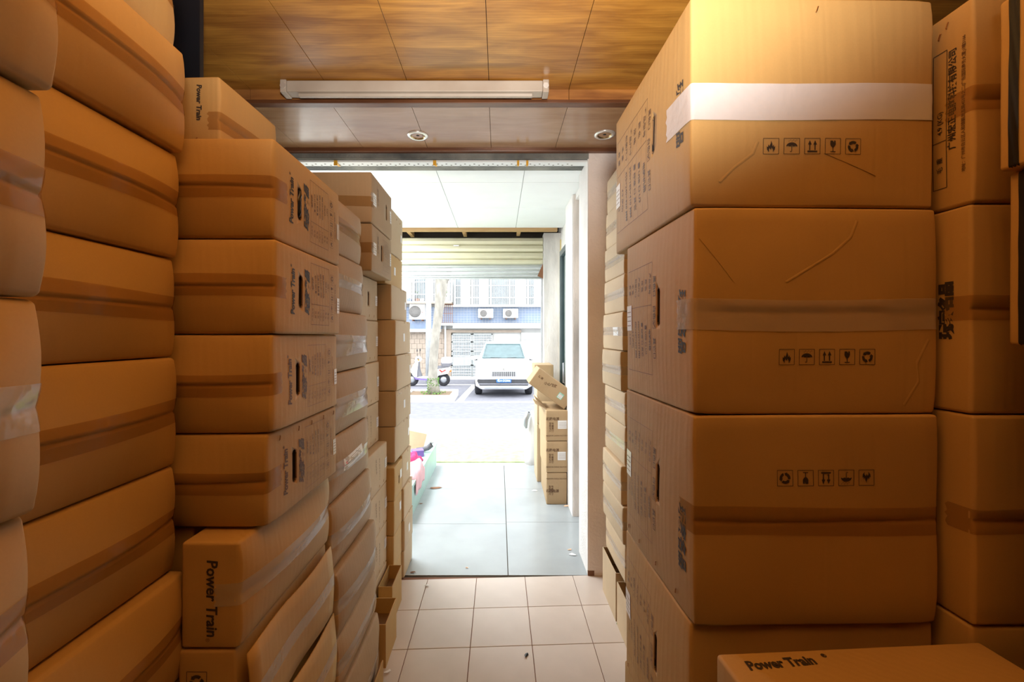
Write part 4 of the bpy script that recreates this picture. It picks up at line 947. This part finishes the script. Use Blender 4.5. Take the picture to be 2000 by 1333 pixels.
# ---- car, front view
CY = 13.0; ccx = X(984, CY)
t = empty('car', (ccx, CY, GZ)); tag(t, 'white estate car parked nose-on across the street', 'car')
sec = [  # y, half width, z low, z belt, half roof width, z top
    (0.0, .70, .30, .62, .60, .70), (.06, .82, .24, .78, .66, .86), (.25, .88, .22, .92, .70, .98), (.95, .90, .22, 1.00, .74, 1.06), (1.05, .90, .22, 1.02, .76, 1.10), (1.75, .90, .22, 1.05, .62, 1.60), (2.2, .90, .22, 1.06, .61, 1.66), (3.4, .90, .22, 1.06, .60, 1.64), (4.1, .88, .24, 1.04, .58, 1.52), (4.45, .84, .28, .98, .66, 1.10)]
bm = bmesh.new(); rings = []
for (y, hw, zl_, zb_, hr, zt_) in sec:
    half = [(0, zl_), (hw * .8, zl_), (hw * .97, zl_ + .1), (hw, (zl_ + zb_) / 2), (hw * .985, zb_ - .06), (hw * .95, zb_), (hr + (hw * .95 - hr) * .1, zt_ - (zt_ - zb_) * .12), (hr * .85, zt_ - .015), (0, zt_)]
    ring = [(x, z_) for x, z_ in half] + [(-x, z_) for x, z_ in half[-2:0:-1]]
    rings.append([bm.verts.new((x, y, z_)) for x, z_ in ring])
for r0, r1 in zip(rings, rings[1:]):
    for k in range(len(r0)): bm.faces.new((r0[k], r0[(k + 1) % len(r0)], r1[(k + 1) % len(r0)], r1[k]))
bm.faces.new(rings[0]); bm.faces.new(rings[-1][::-1]); bmesh.ops.recalc_face_normals(bm, faces=bm.faces[:])
me = bpy.data.meshes.new('body'); bm.to_mesh(me); bm.free(); bo_ = link('body', me, 'car_white', t, True)
bv = bo_.modifiers.new('b', 'BEVEL'); bv.width = .02; bv.segments = 2; bv.limit_method = 'ANGLE'
def cp(name, mb, m, par=t, sm=False): return mb.build(name, m, par, sm)
q = MB(); q.bm.faces.new([q.bm.verts.new(p) for p in ((-.70, 1.075, 1.12), (.70, 1.075, 1.12), (.585, 1.70, 1.585), (-.585, 1.70, 1.585))]); ws = cp('windscreen', q, 'screen_glass')
q = MB(); q.box(-.57, -.56, 1.18, 1.19, 1.2, 1.21)
for sg in (-1, 1): q.tube([(sg * .12, 1.06, 1.125), (sg * .50, 1.10, 1.155)], .008, 5)
cp('wiper', q, 'black_plastic', ws)
q = MB(); q.tube([(-.66, 1.10, 1.15), (-.56, 1.66, 1.565), (.56, 1.66, 1.565), (.66, 1.10, 1.15), (-.66, 1.10, 1.15)], .018, 5); cp('windscreen_trim', q, 'car_inside', ws)
gr_ = cp('grille_surround', MB().box(-.38, .38, -.015, .03, .62, .80, .02), 'chrome')
cp('grille_backing', MB().box(-.36, .36, -.022, .0, .635, .785), 'grille_dark', gr_)
for k in range(13): MB().box(-.345 + .0575 * k - .011, -.345 + .0575 * k + .011, -.04, -.02, .64, .78, .003).build('grille_bar', 'chrome', gr_)
cp('lower_intake', MB().prism([(-.72, .36), (.72, .36), (.80, .50), (.78, .55), (-.78, .55), (-.80, .50)], -.012, .05, 'y'), 'black_plastic')
cp('bumper_trim', MB().prism([(-.80, .44), (-.76, .40), (.76, .40), (.80, .44), (.72, .425), (-.72, .425)], -.03, .0, 'y'), 'chrome')
cp('skid_plate', MB().box(-.58, .58, -.03, .05, .27, .34, .015), 'steel')
np_ = cp('number_plate', MB().box(-.22, .22, -.045, -.03, .455, .565, .005), 'plate_blue')
v_, f_ = textmesh('粤A·D2S06', .085, .001, 0); me = bpy.data.meshes.new('plate_text'); me.from_pydata([(x, -.0465, .51 + y) for x, y in v_], [], f_); me.update(); link('plate_text', me, 'sticker', np_)
for sg in (-1, 1):
    hl = cp('headlight', MB().prism([(sg * .42, .70), (sg * .46, .78), (sg * .80, .84), (sg * .82, .78), (sg * .70, .70)], -.005, .14, 'y'), 'headlamp')
    cp('fog_light', MB().prism([(sg * .60, .60), (sg * .62, .65), (sg * .78, .67), (sg * .78, .62)], -.01, .06, 'y'), 'headlamp')
    cp('mirror', MB().box(sg * .98 - .09, sg * .98 + .09, 1.28, 1.38, 1.06, 1.19, .03), 'car_white')
    cp('mirror_stalk', MB().box(min(sg * .86, sg * .95), max(sg * .86, sg * .95), 1.30, 1.36, 1.04, 1.08), 'black_plastic')
    for yy in (.82, 3.55):
        w_ = cp('wheel', MB().lathe([(.18, -.1), (.30, -.11), (.335, -.08), (.335, .08), (.30, .11), (.18, .1)], (sg * .79, yy, .335), 'x', 28), 'tyre', t, True)
        cp('rim', MB().lathe([(.001, sg * .112), (.06, sg * .115), (.19, sg * .10)], (sg * .79, yy, .335), 'x', 20), 'steel', w_, True)
    cp('roof_rail', MB().tube([(sg * .55, 1.9, 1.65), (sg * .56, 2.2, 1.71), (sg * .55, 3.6, 1.69), (sg * .54, 3.9, 1.62)], .015, 6), 'steel')
cp('bonnet_emblem', MB().lathe([(.001, -.02), (.035, -.018), (.035, .01)], (0, -.0, .84), 'y', 14), 'chrome')
# ---- scooter, side view
SY = 16.0
t = empty('scooter', (X(840, SY), SY, GZ)); tag(t, 'white and violet motor scooter parked behind the tree trunk', 'scooter')
def sp(name, mb, m, par=t, sm=True): return mb.build(name, m, par, sm)
wy = lambda x: sp('wheel', MB().lathe([(.12, -.05), (.20, -.055), (.235, -.03), (.235, .03), (.20, .055), (.12, .05)], (x, 0, .235), 'y', 24), 'tyre')
w1 = wy(-.66); w2 = wy(.50)
for x, w_ in ((-.66, w1), (.50, w2)): sp('hub', MB().lathe([(.001, -.06), (.06, -.06), (.13, -.045), (.13, .045), (.001, .06)], (x, 0, .235), 'y', 16), 'steel', w_)
sp('leg_shield', MB().prism([(-.62, .42), (-.52, .30), (-.46, .34), (-.44, .60), (-.40, .92), (-.46, .98), (-.56, .82), (-.68, .62)], -.16, .16), 'white_plastic', sm=False)
sp('inner_shield', MB().prism([(-.47, .34), (-.30, .34), (-.38, .62), (-.40, .88), (-.44, .90)], -.13, .13), 'grey_cloth', sm=False)
sp('floorboard', MB().prism([(-.52, .30), (.22, .24), (.26, .32), (-.36, .36)], -.15, .15), 'white_plastic', sm=False)
sp('violet_trim', MB().prism([(-.56, .36), (-.50, .25), (.22, .20), (.24, .26), (-.46, .31)], -.165, .165), 'purple', sm=False)
sp('rear_body', MB().prism([(.16, .28), (.22, .62), (.70, .70), (.78, .62), (.66, .46), (.34, .40)], -.14, .14), 'white_plastic', sm=False)
sp('seat', MB().prism([(.0, .62), (.04, .72), (.30, .74), (.64, .76), (.68, .70), (.22, .64)], -.12, .12), 'grey_cloth', sm=False)
sp('top_case', MB().box(.42, .80, -.17, .17, .82, 1.06, .07), 'white_plastic'); sp('case_base', MB().prism([(.42, .80), (.50, .72), (.74, .72), (.82, .84), (.42, .86)], -.15, .15), 'grey_cloth', sm=False)
sp('tail_light', MB().box(.70, .78, -.08, .08, .52, .60, .01), 'orange_lens'); sp('side_stripe', MB().prism([(.34, .60), (.44, .50), (.60, .58), (.58, .62), (.46, .55), (.38, .62)], -.146, -.14), 'red_lens', sm=False)
hd = sp('headset', MB().prism([(-.56, .92), (-.50, 1.08), (-.40, 1.10), (-.30, .98), (-.36, .90)], -.10, .10), 'white_plastic', sm=False)
sp('indicator', MB().prism([(-.46, .93), (-.46, .98), (-.38, .98), (-.38, .93)], -.106, -.10), 'orange_lens', hd, False)
sp('handlebar', MB().tube([(-.40, -.33, 1.02), (-.40, -.1, 1.0), (-.40, .1, 1.0), (-.40, .33, 1.02)], .018, 8), 'black_plastic')
for sg in (-1, 1): m_ = sp('mirror', MB().lathe([(.001, -.01), (.05, -.01), (.055, .01), (.001, .012)], (-.42, sg * .30, 1.32), 'x', 14), 'black_plastic'); sp('mirror_stem', MB().tube([(-.40, sg * .26, 1.02), (-.42, sg * .30, 1.28)], .006, 5), 'black_plastic', m_)
sp('fork', MB().tube([(-.66, .07, .235), (-.56, .07, .55)], .02, 6), 'steel'); sp('side_stand', MB().tube([(.0, -.12, .24), (.03, -.2, .0)], .012, 6), 'steel'); sp('mudguard', MB().box(-.84, -.52, -.06, .06, .47, .53, .02), 'white_plastic')
# distant backdrop: the street goes on
struct(slab('far_building_wall', -16, -8.5, 18.9, 20, GZ, 9, 'wall_white')); struct(slab('far_building_wall', 11.6, 20, 18.9, 20, GZ, 9, 'wall_white'))
# shop front outside, roofs
struct(slab('shop_facade', -6, -2.15, 4.95, 5.2, -.02, 4.5, 'plaster_white')); struct(slab('shop_facade', .9, 6, 5.0, 5.25, -.02, 4.5, 'plaster_white')); struct(slab('shop_roof', -2.4, 2.4, -1.8, 5.35, 2.92, 3.1, 'concrete'))
